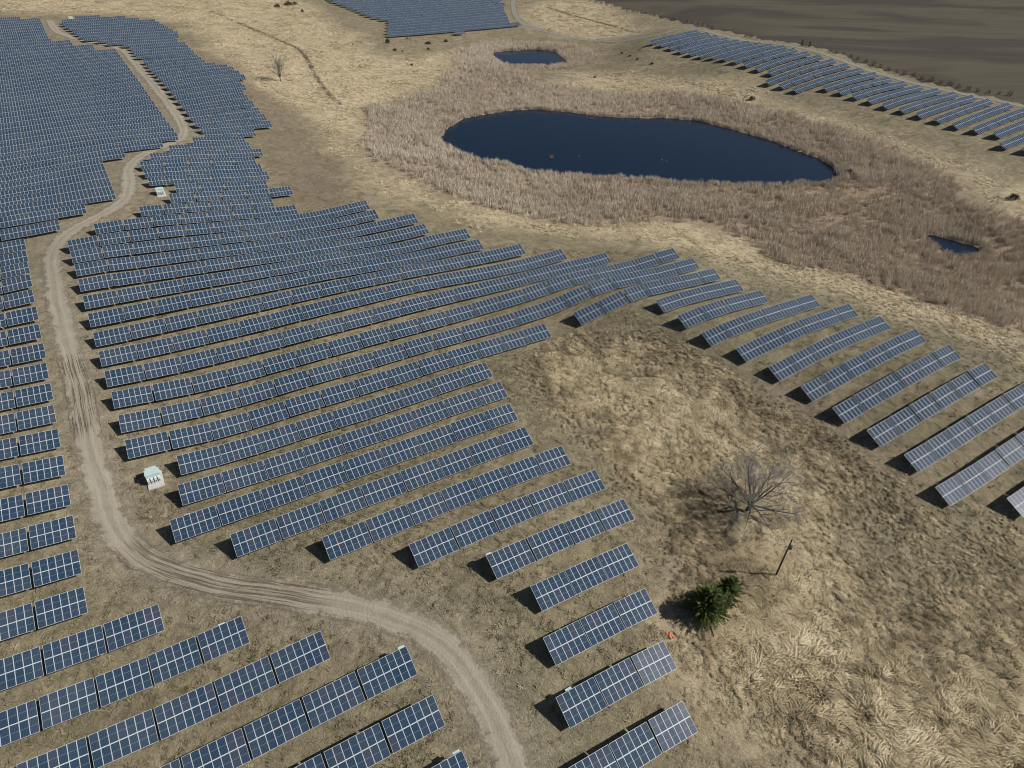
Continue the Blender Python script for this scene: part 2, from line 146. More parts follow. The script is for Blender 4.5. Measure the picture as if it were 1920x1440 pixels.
toproad = [[-13.8,690.1],[-12.0,617.1],[-8.5,577.9],[-1.3,558.8],[11.4,545.6],[27.8,530.0],[45.1,520.4],[62.6,510.0],[79.7,504.0],[95.7,509.4],[106.4,519.5],[113.7,510.4],[124.4,483.0],[150.8,455.5],[165.7,435.7],[175.1,417.6],[187.7,396.5],[200.9,381.3],[216.0,364.1],[228.5,346.5],[237.8,335.0],[245.2,316.4]]
ditch = [[[-231.0,544.1],[-202.6,513.1],[-173.4,484.5],[-149.4,456.8],[-139.8,446.2],[-123.9,411.4],[-115.1,386.5],[-106.3,366.5],[-96.0,346.3],[-88.5,336.2]],[[15.5,621.3],[29.9,597.5],[45.8,579.9],[64.2,556.5],[76.9,530.2]]]
bush = [[-91.7,483.8,1.0,1.4],[-84.0,465.1,0.5,0.5],[-81.5,500.6,0.4,0.5],[-65.5,488.9,1.4,0.8],[-63.6,473.9,0.7,0.6],[-54.6,498.1,0.9,0.9],[-83.4,463.7,0.6,0.7],[-67.7,428.2,0.6,0.6],[-79.4,501.1,0.3,0.3],[-193.0,578.4,1.5,1.2],[-188.0,590.9,2.2,1.3],[-184.2,595.1,1.2,1.2],[-170.5,566.5,0.7,1],[61.2,466.3,0.6,0.5],[64.7,453.5,0.6,0.5],[68.2,444.4,0.6,0.5],[75.4,432.7,0.7,0.6],[117.8,364.9,1.0,1.0],[181.7,240.1,1.1,1.0],[135.3,273.8,1.4,1.2],[40.6,415.7,0.4,0.6],[-78.5,462.4,0.4,0.4]]
sap = [[176.7,429.4],[179.7,426.4],[183.0,423.6],[185.7,419.7],[187.9,414.9],[190.8,410.5],[193.7,406.3],[195.7,402.0],[198.5,397.8],[201.1,393.6],[204.1,390.3],[207.9,387.9],[210.6,383.5],[214.1,380.8],[217.0,376.2],[219.9,372.4],[222.6,368.6],[225.5,364.6],[228.6,361.4],[232.2,358.3],[236.3,356.1],[240.1,354.1],[140.1,476.8],[143.3,474.9],[146.3,471.1],[115.9,546.8],[118.5,540.6],[121.3,533.9],[123.3,527.4],[124.9,517.8],[126.4,511.4],[51.6,641.1],[56.6,635.9],[60.6,630.9],[64.3,621.7],[68.2,617.1],[75.7,606.0],[79.3,599.7],[83.0,595.3],[86.1,592.9],[91.7,588.0],[97.1,577.1],[101.3,569.9],[105.3,564.5],[108.7,559.0]]
cedar = [[165.2,444.1],[168.6,440.9]]
bird = [[24.4,284.5],[59.9,284.2],[61.6,282.4]]
tuss = [[12.9,281.1],[33.6,339.4],[80.4,346.9],[96.9,333.5],[111.8,323.3]]
inv = [[-6.7,-68.04],[-7.61,-93.0],[33.67,-59.72],[14.87,-51.4],[15.45,-34.76],[32.67,-34.76]]
ROWS = [["M",1,-26.44,26.62,0,3,0.163],["M",2,-34.76,30.25,0,3,0.12],["M",3,-43.08,33.45,0,3,0.12],["M",4,-51.4,36.3,0,3,0.12],["M",5,-59.72,32.96,2,2,0.293],["M",6,-68.04,23.04,5,0,0.253],["M",7,-76.36,10.98,2,5,0.238],["M",8,-84.68,-2.08,5,3,0.237],["M",9,-93.0,-10.4,8,1,0.229],["M",10,-101.32,-8.1,8,1,0.233],["M",11,-109.64,-7.18,8,1,0.221],["M",12,-117.96,-15.12,10,3,0.314],["R",12,-117.96,90.28,2,5,0.32],["M",13,-126.28,-15.54,20,0,0.35],["M",14,-134.6,-15.95,20,0,0.363],["M",15,-142.92,-16.5,16,2,0.289],["M",16,-151.24,-16.87,13,4,0.263],["M",17,-159.56,-17.29,10,6,0.301],["M",18,-167.88,-17.61,14,0,0.243],["M",19,-176.2,-18.05,14,0,0.259],["M",20,-184.52,-18.37,11,2,0.231],["M",21,-192.84,-18.67,11,2,0.251],["M",22,-201.16,-19.2,8,4,0.255],["M",23,-209.48,-19.57,8,4,0.285],["M",24,-217.8,-12.44,5,3,0.333],["M",25,-226.12,0.39,0,6,0.35],["M",26,-234.44,9.83,5,0,0.505],["M",27,-242.76,12.73,3,1,0.339],["M",28,-251.08,5.71,0,6,0.236],["M",29,-259.4,5.41,0,6,0.218],["M",30,-267.72,5.2,5,0,0.494],["M",31,-276.04,9.35,0,6,0.265],["M",32,-284.36,16.87,3,1,0.204],["M",33,-292.68,26.31,0,3,0.192],["M",34,-301.0,31.9,0,3,0.439],["M",35,-309.32,31.86,3,1,0.12],["M",36,-317.64,31.01,3,1,0.331],["M",37,-325.96,30.73,3,1,0.235],["M",38,-334.28,30.61,3,1,0.152],["M",39,-342.6,30.2,3,1,0.12],["M",40,-350.92,29.74,3,1,0.167],["M",41,-359.24,29.27,0,5,0.207],["M",42,-367.56,29.03,0,5,0.188],["M",43,-375.88,28.39,4,1,0.306],["M",44,-384.2,27.89,4,1,0.226],["M",45,-392.52,27.34,3,2,0.393],["M",46,-400.84,26.93,2,3,0.375],["M",47,-409.16,26.36,4,0,0.6],["M",48,-417.48,25.96,2,2,0.177],["M",49,-425.8,25.74,1,3,0.43],["M",50,-434.12,25.16,2,2,0.154],["R",11,-109.64,109.92,3,1,0.136],["R",10,-101.32,110.16,3,1,0.249],["R",9,-93.0,110.77,0,6,0.221],["R",8,-84.68,114.24,1,5,0.207],["R",7,-76.36,116.64,0,6,0.189],["R",6,-68.04,118.35,0,6,0.226],["R",5,-59.72,118.86,0,6,0.276],["R",4,-51.4,119.49,0,6,0.363],["R",3,-43.08,120.22,0,8,0.28],["R",2,-34.76,118.2,0,8,0.28],["R",1,-26.44,128.49,0,8,0.28],["L",2,-34.76,-67.93,11,0,0.32],["L",3,-43.08,-68.15,11,0,0.32],["L",4,-51.4,-68.48,11,0,0.32],["L",5,-59.72,-70.65,10,0,0.32],["L",6,-68.04,-69.65,0,10,0.32],["L",7,-76.36,-67.7,7,0,0.32],["L",8,-84.68,-69.87,0,7,0.32],["L",9,-93.0,-70.26,0,7,0.32],["L",10,-101.32,-70.59,0,7,0.32],["L",11,-109.64,-70.98,0,7,0.32],["L",12,-117.96,-71.38,0,7,0.32],["L",13,-126.28,-71.77,0,7,0.32],["L",14,-134.6,-72.15,0,7,0.32],["L",15,-142.92,-65.8,0,6,0.32],["L",16,-151.24,-66.33,0,6,0.32],["L",17,-159.56,-66.57,0,6,0.32],["L",18,-167.88,-67.08,0,6,0.32],["L",19,-176.2,-67.32,0,6,0.32],["L",20,-184.52,-67.78,0,6,0.32],["L",21,-192.84,-68.07,0,6,0.32],["L",22,-201.16,-68.56,0,6,0.32],["L",23,-209.48,-69.05,0,6,0.32],["L",24,-217.8,-69.49,0,6,0.32],["F",3,-166.0,327.5,2,4,0.19],["F",4,-174.32,326.87,0,6,0.352],["F",5,-182.64,325.33,3,3,0.205],["F",6,-190.96,324.41,2,4,0.33],["F",7,-199.28,323.4,3,3,0.176],["F",8,-207.6,323.13,1,5,0.164],["F",9,-215.92,322.54,0,6,0.285],["F",10,-224.24,322.17,5,0,0.476],["F",11,-232.56,321.2,1,5,0.188],["F",12,-240.88,309.07,5,2,0.229],["F",13,-249.2,308.14,4,3,0.342],["F",14,-257.52,307.18,4,3,0.327],["F",15,-265.84,316.9,0,6,0.32],["F",16,-274.16,315.83,1,5,0.175],["F",17,-282.48,315.13,0,6,0.272],["F",18,-290.8,315.05,0,6,0.368],["F",19,-299.12,314.52,0,6,0.298],["F",20,-307.44,314.01,0,6,0.353],["F",21,-315.76,312.49,1,5,0.228],["F",22,-324.08,312.13,1,5,0.219],["F",23,-332.4,311.46,1,5,0.208],["F",24,-340.72,310.91,0,6,0.297],["F",25,-349.04,310.19,1,5,0.226],["F",26,-357.36,310.06,0,6,0.321],["F",2,-157.68,329.09,6,0,0.28],["F",1,-149.36,330.59,6,0,0.28],["F",0,-141.04,321.56,6,0,0.28],["F",-1,-132.72,323.08,6,0,0.28],["B",0,-226.12,-35.97,2,0,0.15],["B",0,-234.44,-58.6,6,0,0.15],["B",0,-242.76,-72.28,9,0,0.15],["B",0,-251.08,-72.52,9,0,0.15],["B",0,-259.4,-72.75,9,0,0.15],["B",0,-267.72,-80.49,10,0,0.15],["B",0,-276.04,-80.72,10,0,0.15],["B",0,-284.36,-80.65,11,0,0.15],["B",0,-292.68,-81.87,13,0,0.15],["B",0,-301.0,-82.78,14,0,0.15],["B",0,-309.32,-82.93,14,0,0.15],["B",0,-317.64,-83.29,14,0,0.15],["B",0,-325.96,-83.66,14,0,0.15],["B",0,-334.28,-84.03,14,0,0.15],["B",0,-342.6,-84.4,14,0,0.15],["B",0,-350.92,-84.76,14,0,0.15],["B",0,-359.24,-92.63,15,0,0.15],["B",0,-367.56,-93.0,15,0,0.15],["B",0,-375.88,-93.37,15,0,0.15],["B",0,-384.2,-93.74,15,0,0.15],["B",0,-392.52,-94.1,15,0,0.15],["B",0,-400.84,-94.47,15,0,0.15],["B",0,-409.16,-94.84,15,0,0.15],["B",0,-417.48,-95.21,15,0,0.15],["B",0,-425.8,-95.57,15,0,0.15],["B",0,-434.12,-95.94,15,0,0.15],["B",0,-442.44,-103.81,16,0,0.15],["B",0,-450.76,-104.18,16,0,0.15],["B",0,-459.08,-104.54,16,0,0.15],["B",0,-467.4,-104.91,16,0,0.15],["B",0,-475.72,-107.47,15,0,0.15],["B",0,-484.04,-107.64,15,0,0.15],["B",0,-492.36,-110.24,14,0,0.15],["B",0,-500.68,-110.94,14,0,0.15],["B",0,-509.0,-112.88,13,0,0.15],["B",0,-517.32,-114.32,13,0,0.15],["B",0,-525.64,-114.73,13,0,0.15],["B",0,-533.96,-115.14,13,0,0.15],["B",0,-542.28,-115.55,13,0,0.15],["B",0,-550.6,-115.96,13,0,0.15],["B",0,-558.92,-116.36,13,0,0.15],["B",0,-567.24,-116.77,13,0,0.15],["B",0,-575.56,-117.18,13,0,0.15],["B",0,-583.88,-120.62,12,0,0.15],["B",0,-592.2,-119.97,9,0,0.15],["T",0,-448.44,23.08,4,0,0.15],["T",0,-456.76,22.89,4,0,0.15],["T",0,-465.08,22.71,4,0,0.15],["T",0,-473.4,22.52,4,0,0.15],["T",0,-481.72,19.6,4,0,0.15],["T",0,-490.04,11.96,5,0,0.15],["T",0,-498.36,7.4,6,0,0.15],["T",0,-506.68,0.89,7,0,0.15],["T",0,-515.0,-0.68,7,0,0.15],["T",0,-523.32,-2.16,7,0,0.15],["T",0,-531.64,-3.63,7,0,0.15],["T",0,-539.96,-5.11,7,0,0.15],["T",0,-548.28,-6.58,7,0,0.15],["T",0,-556.6,-8.06,6,0,0.15],["T",0,-564.92,-7.92,5,0,0.15],["T",0,-573.24,0.12,2,0,0.15],["A",0,-469.36,227.44,1,0,0.15],["A",0,-477.68,180.56,14,0,0.15],["A",0,-486.0,183.58,13,0,0.15],["A",0,-494.32,187.37,13,0,0.15],["A",0,-502.64,191.17,13,0,0.15],["A",0,-510.96,194.96,13,0,0.15],["A",0,-519.28,197.86,13,0,0.15],["A",0,-527.6,194.74,14,0,0.15],["A",0,-535.92,191.61,15,0,0.15],["A",0,-544.24,190.1,16,0,0.15],["A",0,-552.56,189.54,16,0,0.15],["A",0,-560.88,188.98,17,0,0.15],["A",0,-569.2,188.03,18,0,0.15],["A",0,-577.52,186.87,19,0,0.15],["A",0,-585.84,185.71,20,0,0.15],["A",0,-594.16,184.55,21,0,0.15],["A",0,-602.48,183.4,22,0,0.15],["A",0,-610.8,183.31,23,0,0.15],["A",0,-619.12,183.62,19,0,0.15],["A",0,-627.44,183.92,14,0,0.15],["A",0,-635.76,184.22,10,0,0.15],["A",0,-644.08,184.52,5,0,0.15],["A",0,-652.4,184.82,1,0,0.15]]
pts_w = {"pole":[46.67,71.26],"tree":[45.22,85.7],"conifer1":[32.58,62.57],"conifer2":[36.59,65.59],"fartree":[-124.42,359.51],"scrap":[25.95,58.06],"st1":[-65.84,85.39],"st2":[-118.87,209.63],"st3":[-192.26,371.65],"st4":[-303.12,490.45]}
mud_spots = [[-97.7,116.6,5],[-91.5,107.7,6],[-86.4,100.3,5],[-61.1,68.0,4],[-56.0,65.5,5],[-49.0,63.3,6],[-40.9,62.2,7],[-33.8,61.5,6]]
bush_labels = ["tallest dark round shrub just below the far solar rows","low shrub at the foot of the tallest dark shrub","tiny shrub below the left end of the far solar rows","widest brown shrub on the knoll under the far solar rows","low shrub just in front of the widest brown shrub","round dark shrub on the right side of the knoll","small shrub left of the knoll, casting a short shadow","lone small shrub on the straw slope below the knoll","tiny brown tuft shrub between the knoll shrubs","dark shrub at the top edge, left end of the thicket","widest shrub of the thicket at the top edge","dark shrub at the right end of the thicket at the top edge","lone shrub below the thicket at the top edge","leftmost of three small shrubs right of the small pond","middle one of three small shrubs right of the small pond","rightmost of three small shrubs right of the small pond","lone brown shrub below the first rows of the right field","grey twiggy shrub in the straw between the pond and right field","wide grey shrub near the right frame edge above the reeds","dark shrub at the right tip of the large pond","small shrub on the straw strip between the two ponds","tiny shrub below the leftmost knoll shrub"]
inv_labels = ["white combiner box behind the end table of the fifth row left of the track","white combiner box behind the left end of the ninth row right of the track","white combiner box behind the left end of the fifth row right of the track","white combiner box behind a row end just left of the lower track bend","white combiner box behind the last table left of the track's lower bend","white combiner box behind the second row right of the track"]
AZ = math.radians(58.5); TILT = math.radians(23.0)
Ed = np.array([math.sin(AZ), math.cos(AZ)]); Wd = np.array([math.cos(AZ), -math.sin(AZ)])   # along the rows / the way the panels face
YAW = math.atan2(Ed[1], Ed[0])
def wxy(s, t): return s * Ed + t * Wd

# ------------------------------------------------------------------ terrain height
G_OFF = .18          # ground level below the surveyed panel feet
Kp = np.array(K); LAM = 1.6e-2
def _phi(d2): return np.where(d2 > 0, .5 * d2 * np.log(d2 + 1e-300), 0)
_p = Kp[:, :2] / 100.; _A = _phi(((_p[:, None] - _p[None]) ** 2).sum(-1)) + LAM * np.eye(len(_p))
_Q = np.c_[np.ones(len(_p)), _p]
_c = np.linalg.solve(np.block([[_A, _Q], [_Q.T, np.zeros((3, 3))]]), np.r_[Kp[:, 2], 0, 0, 0])
def tps(xy):
    xy = np.atleast_2d(np.asarray(xy, float)); out = np.empty(len(xy))
    q = np.c_[np.clip(xy[:, 0], -330, 470), np.clip(xy[:, 1], 22, 640)] / 100.
    for i in range(0, len(q), 8000):
        b = q[i:i + 8000]
        out[i:i + 8000] = _phi(((b[:, None] - _p[None]) ** 2).sum(-1)) @ _c[:-3] + _c[-3] + b @ _c[-2:]
    return out
def sdist(poly, xy):
    """signed distance to a polygon, positive inside"""
    P = np.array(poly, float); a = P; b = np.roll(P, -1, 0); x, y = xy[:, 0], xy[:, 1]
    d = np.full(len(xy), 1e9); ins = np.zeros(len(xy), bool)
    for (ax, ay), (bx, by) in zip(a, b):
        ex, ey = bx - ax, by - ay; L2 = ex * ex + ey * ey + 1e-12
        u = np.clip(((x - ax) * ex + (y - ay) * ey) / L2, 0, 1)
        d = np.minimum(d, (x - ax - u * ex) ** 2 + (y - ay - u * ey) ** 2)
        if ay != by: ins ^= ((ay > y) != (by > y)) & (x < (bx - ax) * (y - ay) / (by - ay) + ax)
    return np.where(ins, 1, -1) * np.sqrt(d)
def ldist(line, xy):
    P = np.array(line, float); d = np.full(len(xy), 1e9)
    for (ax, ay), (bx, by) in zip(P[:-1], P[1:]):
        ex, ey = bx - ax, by - ay; u = np.clip(((xy[:, 0] - ax) * ex + (xy[:, 1] - ay) * ey) / (ex * ex + ey * ey + 1e-12), 0, 1)
        d = np.minimum(d, np.hypot(xy[:, 0] - ax - u * ex, xy[:, 1] - ay - u * ey))
    return d
def smooth_closed(P, k=3):
    P = np.array(P, float)
    for _ in range(k):
        Q = np.roll(P, -1, 0); P = np.stack([.75 * P + .25 * Q, .25 * P + .75 * Q], 1).reshape(-1, 2)
    return P
def smooth_open(P, k=3):
    P = np.array(P, float)
    for _ in range(k):
        A, B = P[:-1], P[1:]; M = np.stack([.75 * A + .25 * B, .25 * A + .75 * B], 1).reshape(-1, 2); P = np.vstack([P[:1], M, P[-1:]])
    return P
def vnoise(xy, scale, seed):
    """smooth value noise in numpy, 0..1"""
    r = np.random.default_rng(seed); T = r.random((256, 256)); q = xy / scale
    i = np.floor(q).astype(int); f = q - i; f = f * f * (3 - 2 * f)
    g = lambda a, b: T[(i[:, 0] + a) % 256, (i[:, 1] + b) % 256]
    return (g(0, 0) * (1 - f[:, 0]) + g(1, 0) * f[:, 0]) * (1 - f[:, 1]) + (g(0, 1) * (1 - f[:, 0]) + g(1, 1) * f[:, 0]) * f[:, 1]
PZ = 0.8
POND = [smooth_closed(p, 2) for p in ponds]
def rough_edge(P, amp, seed):
    n = len(P); c = P.mean(0); r = np.random.default_rng(seed)
    k = np.convolve(np.tile(r.normal(size=n), 3), np.ones(3) / 3, 'same')[n:2 * n]
    d = P - c; L = np.linalg.norm(d, axis=1)[:, None]
    return P + d / L * (k * amp)[:, None]
POND = [rough_edge(POND[0], .8, 3), rough_edge(POND[1], .6, 4), rough_edge(POND[2], .5, 5)]
def height(xy):
    xy = np.atleast_2d(np.asarray(xy, float)); z = tps(xy)
    z = z - G_OFF + (vnoise(xy, 7, 1) - .5) * .16 + (vnoise(xy, 2.3, 2) - .5) * .07
    tz = np.clip(sdist(tall, xy) / 8, 0, 1); sz = np.clip(sdist(straw[4], xy) / 12 + .3, 0, 1)
    z = z + tz * ((vnoise(xy, 3.4, 61) - .5) * (.35 + .55 * sz) + (vnoise(xy, 1.7, 62) - .5) * .25)
    m = np.full(len(z), -1e9)
    for p in POND:
        lo, hi = p.min(0) - 40, p.max(0) + 40
        s = ((xy > lo) & (xy < hi)).all(1)
        if s.any(): m[s] = np.maximum(m[s], sdist(p, xy[s]))
    near = m > -60
    z = np.where(near & (m < 0), np.maximum(z, PZ + .12 + np.minimum(-m * .02, .5)), z)
    z = np.where(m >= 0, np.minimum(z, PZ - np.minimum(.25 * m + .05, 1.2)), z)
    return z
def hz(x, y): return float(height([[x, y]])[0])

# ------------------------------------------------------------------ ground sheet
gx = np.r_[np.arange(-350, -130, 2.5), np.arange(-130, 170, 1.0), np.arange(170, 500, 2.5)]
_l, _s = -350.0, 3.0
_a = []
while _l > -6000: _s *= 1.25; _l -= _s; _a.insert(0, _l)
_h, _s = 497.5, 3.0
_b = []
while _h < 6000: _s *= 1.25; _h += _s; _b.append(_h)
gx = np.r_[_a, gx, _b]; gy = np.arange(8, 250, 1.0)
v, s_ = 250.0, 1.0
gy = list(gy)
while v < 700: s_ = min(s_ * 1.02, 3.0); gy.append(v); v += s_
while v < 9000: s_ *= 1.2; gy.append(v); v += s_
v, s_ = 7.0, 1.5
while v > -400: gy.insert(0, v); s_ *= 1.3; v -= s_
gy = np.array(gy)
GX, GY = np.meshgrid(gx, gy); gxy = np.c_[GX.ravel(), GY.ravel()]
gzv = height(gxy)
gzv = gzv - np.clip((sdist(plowed, gxy) - 5) * .4, 0, 2.0)
nx, ny = len(gx), len(gy)
idx = np.arange(nx * ny).reshape(ny, nx)
gf = np.stack([idx[:-1, :-1], idx[:-1, 1:], idx[1:, 1:], idx[1:, :-1]], -1).reshape(-1, 4)
me = bpy.data.meshes.new("ground"); me.from_pydata(np.c_[gxy, gzv].tolist(), [], gf.tolist())
me.polygons.foreach_set("use_smooth", [True] * len(gf))
def sm(x, w): return np.clip(x / w + .5, 0, 1)
wob = (vnoise(gxy, 9, 11) - .5) * 10 + (vnoise(gxy, 28, 12) - .5) * 16
wob2 = (vnoise(gxy, 4, 13) - .5) * 4 + (vnoise(gxy, 12, 14) - .5) * 6
def zone(polys, width, wb):
    a = np.zeros(len(gxy))
    for p in polys:
        P = smooth_closed(p, 2); lo, hi = P.min(0) - 40, P.max(0) + 40; s = ((gxy > lo) & (gxy < hi)).all(1)
        if s.any(): a[s] = np.maximum(a[s], sm(sdist(P, gxy[s]) + wb[s], width))
    return a
zreed = zone([reeds], 9, wob2 * 1.0)
zstraw = zone(straw, 20, wob)
zbrown = zone(brown, 24, wob)
ztall = zone([tall], 8, wob2)
zgreen = zone(green, 16, wob)
ROADC = smooth_open(road, 2); TOPC = smooth_open(toproad, 2)
zverge = np.exp(-(ldist(ROADC, gxy) / 6.5) ** 2)
zditch = np.zeros(len(gxy))
for dl in ditch: zditch = np.maximum(zditch, np.exp(-(ldist(smooth_open(dl, 1), gxy) / 1.3) ** 2))
for nm, a in (("reed", zreed), ("straw", zstraw), ("brown", zbrown), ("tall", ztall), ("green", zgreen), ("verge", zverge), ("ditch", zditch)):
    at = me.attributes.new(nm, 'FLOAT', 'POINT'); at.data.foreach_set("value", a.astype(np.float32))
gm, t, b = new_mat("dry_grass_ground"); N = NT(t); P = N.pos()
big = N.noise(P, .03, 4); mid = N.noise(P, .22, 5, .6, 1.5); fine = N.noise(P, 1.1, 5, .7, 2.2); vfine = N.noise(P, 4.5, 3, .7, 1.0)
base = N.mix(N.ramp(mid, .35, .65), (0.175, 0.142, 0.089), (0.266, 0.221, 0.145))
base = N.mix(N.ramp(big, .42, .6), base, N.mix(N.ramp(mid, .3, .7), (0.149, 0.131, 0.081), (0.226, 0.194, 0.123)))
c = N.mix(N.math('MULTIPLY', N.attr("green"), .75), base, N.mix(N.ramp(mid, .3, .7), (0.136, 0.125, 0.076), (0.207, 0.184, 0.122)))
c = N.mix(N.math('MULTIPLY', N.attr("brown"), .9), c, N.mix(N.ramp(fine, .3, .7), (0.125, 0.089, 0.061), (0.228, 0.174, 0.130)))
c = N.mix(N.math('MULTIPLY', N.attr("straw"), .9), c, N.mix(N.ramp(N.math('ADD', N.math('MULTIPLY', mid, .5), N.math('MULTIPLY', fine, .5)), .35, .65), (0.409, 0.300, 0.180), (0.660, 0.557, 0.368)))
c = N.mix(N.attr("reed"), c, N.mix(N.ramp(fine, .3, .7), (0.255, 0.180, 0.129), (0.400, 0.291, 0.215)))
c = N.mix(N.math('MULTIPLY', N.attr("verge"), .5), c, N.mix(N.ramp(fine, .35, .65), (0.222, 0.203, 0.158), (0.384, 0.333, 0.270)))
c = N.mix(N.math('MULTIPLY', N.attr("ditch"), N.ramp(fine, .3, .6)), c, (0.102, 0.083, 0.062))
c = N.mix(N.ramp(N.math("ADD", N.math("MULTIPLY", fine, .6), N.math("MULTIPLY", mid, .4)), .38, .66), N.mix(.55, c, (.060, .048, .026)), N.mix(.22, c, (.66, .54, .34)))
c = N.mix(N.math('MULTIPLY', N.ramp(vfine, .55, .8), .35), c, (0.600, 0.576, 0.438))
N.put(b.inputs["Base Color"], c); b.inputs["Roughness"].default_value = .95; b.inputs["Specular IOR Level"].default_value = .15
bmp = N.n("ShaderNodeBump", i_Strength=.9, i_Distance=.35); N.put(bmp.inputs["Height"], N.math('ADD', N.math('MULTIPLY', fine, .8), N.math('MULTIPLY', vfine, .25)))
N.put(b.inputs["Normal"], bmp.outputs[0])
me.materials.append(gm)
ground = tag(link(bpy.data.objects.new("ground", me)), kind="structure")
ground["label"] = "dry tan grassland rolling under the whole solar farm"

# ------------------------------------------------------------------ plowed field, pond water
def drape(name, poly, mat, step, lift, stretch=None):
    P = np.array(poly); lo, hi = P.min(0), P.max(0)
    xs = np.arange(lo[0], hi[0] + step, step); ys = np.arange(lo[1], hi[1] + step, step)
    X, Y = np.meshgrid(xs, ys); q = np.c_[X.ravel(), Y.ravel()]; d = sdist(P, q); keep = d > -step * .75
    near = (np.abs(d) < step * 1.5) & keep
    z = height(q) + lift; id_ = np.arange(len(q)).reshape(X.shape)
    f = np.stack([id_[:-1, :-1], id_[:-1, 1:], id_[1:, 1:], id_[1:, :-1]], -1).reshape(-1, 4)
    f = f[keep[f].all(1)]
    used = np.unique(f); mp = -np.ones(len(q), int); mp[used] = np.arange(len(used))
    m = bpy.data.meshes.new(name); m.from_pydata(np.c_[q, z][used].tolist(), [], mp[f].tolist())
    a = m.attributes.new("edge", 'FLOAT', 'POINT'); a.data.foreach_set("value", d[used].astype(np.float32))
    m.polygons.foreach_set("use_smooth", [True] * len(f)); m.materials.append(mat)
    return tag(link(bpy.data.objects.new(name, m)), kind="structure")
pm, t, b = new_mat("plowed_soil"); N = NT(t); P = N.pos()
mp_ = N.n("ShaderNodeMapping", vector_type='POINT'); t.links.new(P, mp_.inputs[0]); mp_.inputs["Rotation"].default_value = (0, 0, math.radians(20)); mp_.inputs["Scale"].default_value = (.10, 1.0, 1.0)
st_ = N.noise(mp_.outputs[0], .16, 6, .65, .4); pm_ = N.n("ShaderNodeMapping"); t.links.new(P, pm_.inputs[0]); pm_.inputs["Rotation"].default_value = (0, 0, math.radians(20)); pm_.inputs["Scale"].default_value = (.5, 1.0, 1.0); pat = N.noise(pm_.outputs[0], .014, 3, .5, .9); fn = N.noise(P, .8, 4, .7)
c = N.mix(N.ramp(st_, .3, .7), (.078, .068, .050), (.112, .098, .072))
c = N.mix(N.math('MULTIPLY', N.ramp(pat, .45, .58), .85), c, (.052, .045, .041))
fu = N.n("ShaderNodeMapping"); t.links.new(P, fu.inputs[0]); fu.inputs["Rotation"].default_value = (0, 0, math.radians(20)); fu.inputs["Scale"].default_value = (.02, 1.0, 1.0)
c = N.mix(N.math('MULTIPLY', N.ramp(N.noise(fu.outputs[0], .5, 3, .6), .4, .62), .22), c, (.125, .108, .078))
c = N.mix(N.math('MULTIPLY', N.ramp(fn, .3, .7), .3), c, (.055, .046, .036))
N.put(b.inputs["Base Color"], c); b.inputs["Roughness"].default_value = 1.0; b.inputs["Specular IOR Level"].default_value = .05
far_poly = np.array(plowed)
plow = drape("plowed_field", far_poly, pm, 6.0, .05)
plow["label"] = "dark brown plowed soil field beyond the sapling line"

wm, t, b = new_mat("pond_water"); N = NT(t); P = N.pos()
b.inputs["Base Color"].default_value = (.006, .014, .030, 1); b.inputs["Roughness"].default_value = .06; b.inputs["IOR"].default_value = 1.33; b.inputs["Specular IOR Level"].default_value = .22
mp_ = N.n("ShaderNodeMapping"); t.links.new(P, mp_.inputs[0]); mp_.inputs["Rotation"].default_value = (0, 0, .5); mp_.inputs["Scale"].default_value = (1, .45, 1)
wv = N.noise(mp_.outputs[0], 1.3, 3, .55, .4)
N.put(b.inputs["Roughness"], N.math('ADD', .04, N.math('MULTIPLY', N.ramp(N.noise(P, .035, 3, .6, 1.0), .4, .65), .14)))
bmp = N.n("ShaderNodeBump", i_Strength=.22, i_Distance=.12); N.put(bmp.inputs["Height"], wv); N.put(b.inputs["Normal"], bmp.outputs[0])
for i, (p, lab) in enumerate(zip(POND, ("large dark blue pond ringed by tan reeds", "small dark blue pond near the far solar rows", "thin dark puddle of open water in the reed bed"))):
    me = bpy.data.meshes.new("pond"); P3 = np.c_[p + (p - p.mean(0)) * .01, np.full(len(p), PZ)]
    me.from_pydata(P3.tolist(), [], [tuple(range(len(p)))[::-1]] if sdist(p, p.mean(0)[None])[0] < 0 else [tuple(range(len(p)))])
    bmx = bmesh.new(); bmx.from_mesh(me)
    bmesh.ops.recalc_face_normals(bmx, faces=bmx.faces)
    for f in bmx.faces:
        if f.normal.z < 0: f.normal_flip()
    bmesh.ops.triangulate(bmx, faces=bmx.faces[:]); bmx.to_mesh(me); bmx.free()
    me.materials.append(wm)
    o = tag(link(bpy.data.objects.new("pond", me)), kind="structure"); o["label"] = lab

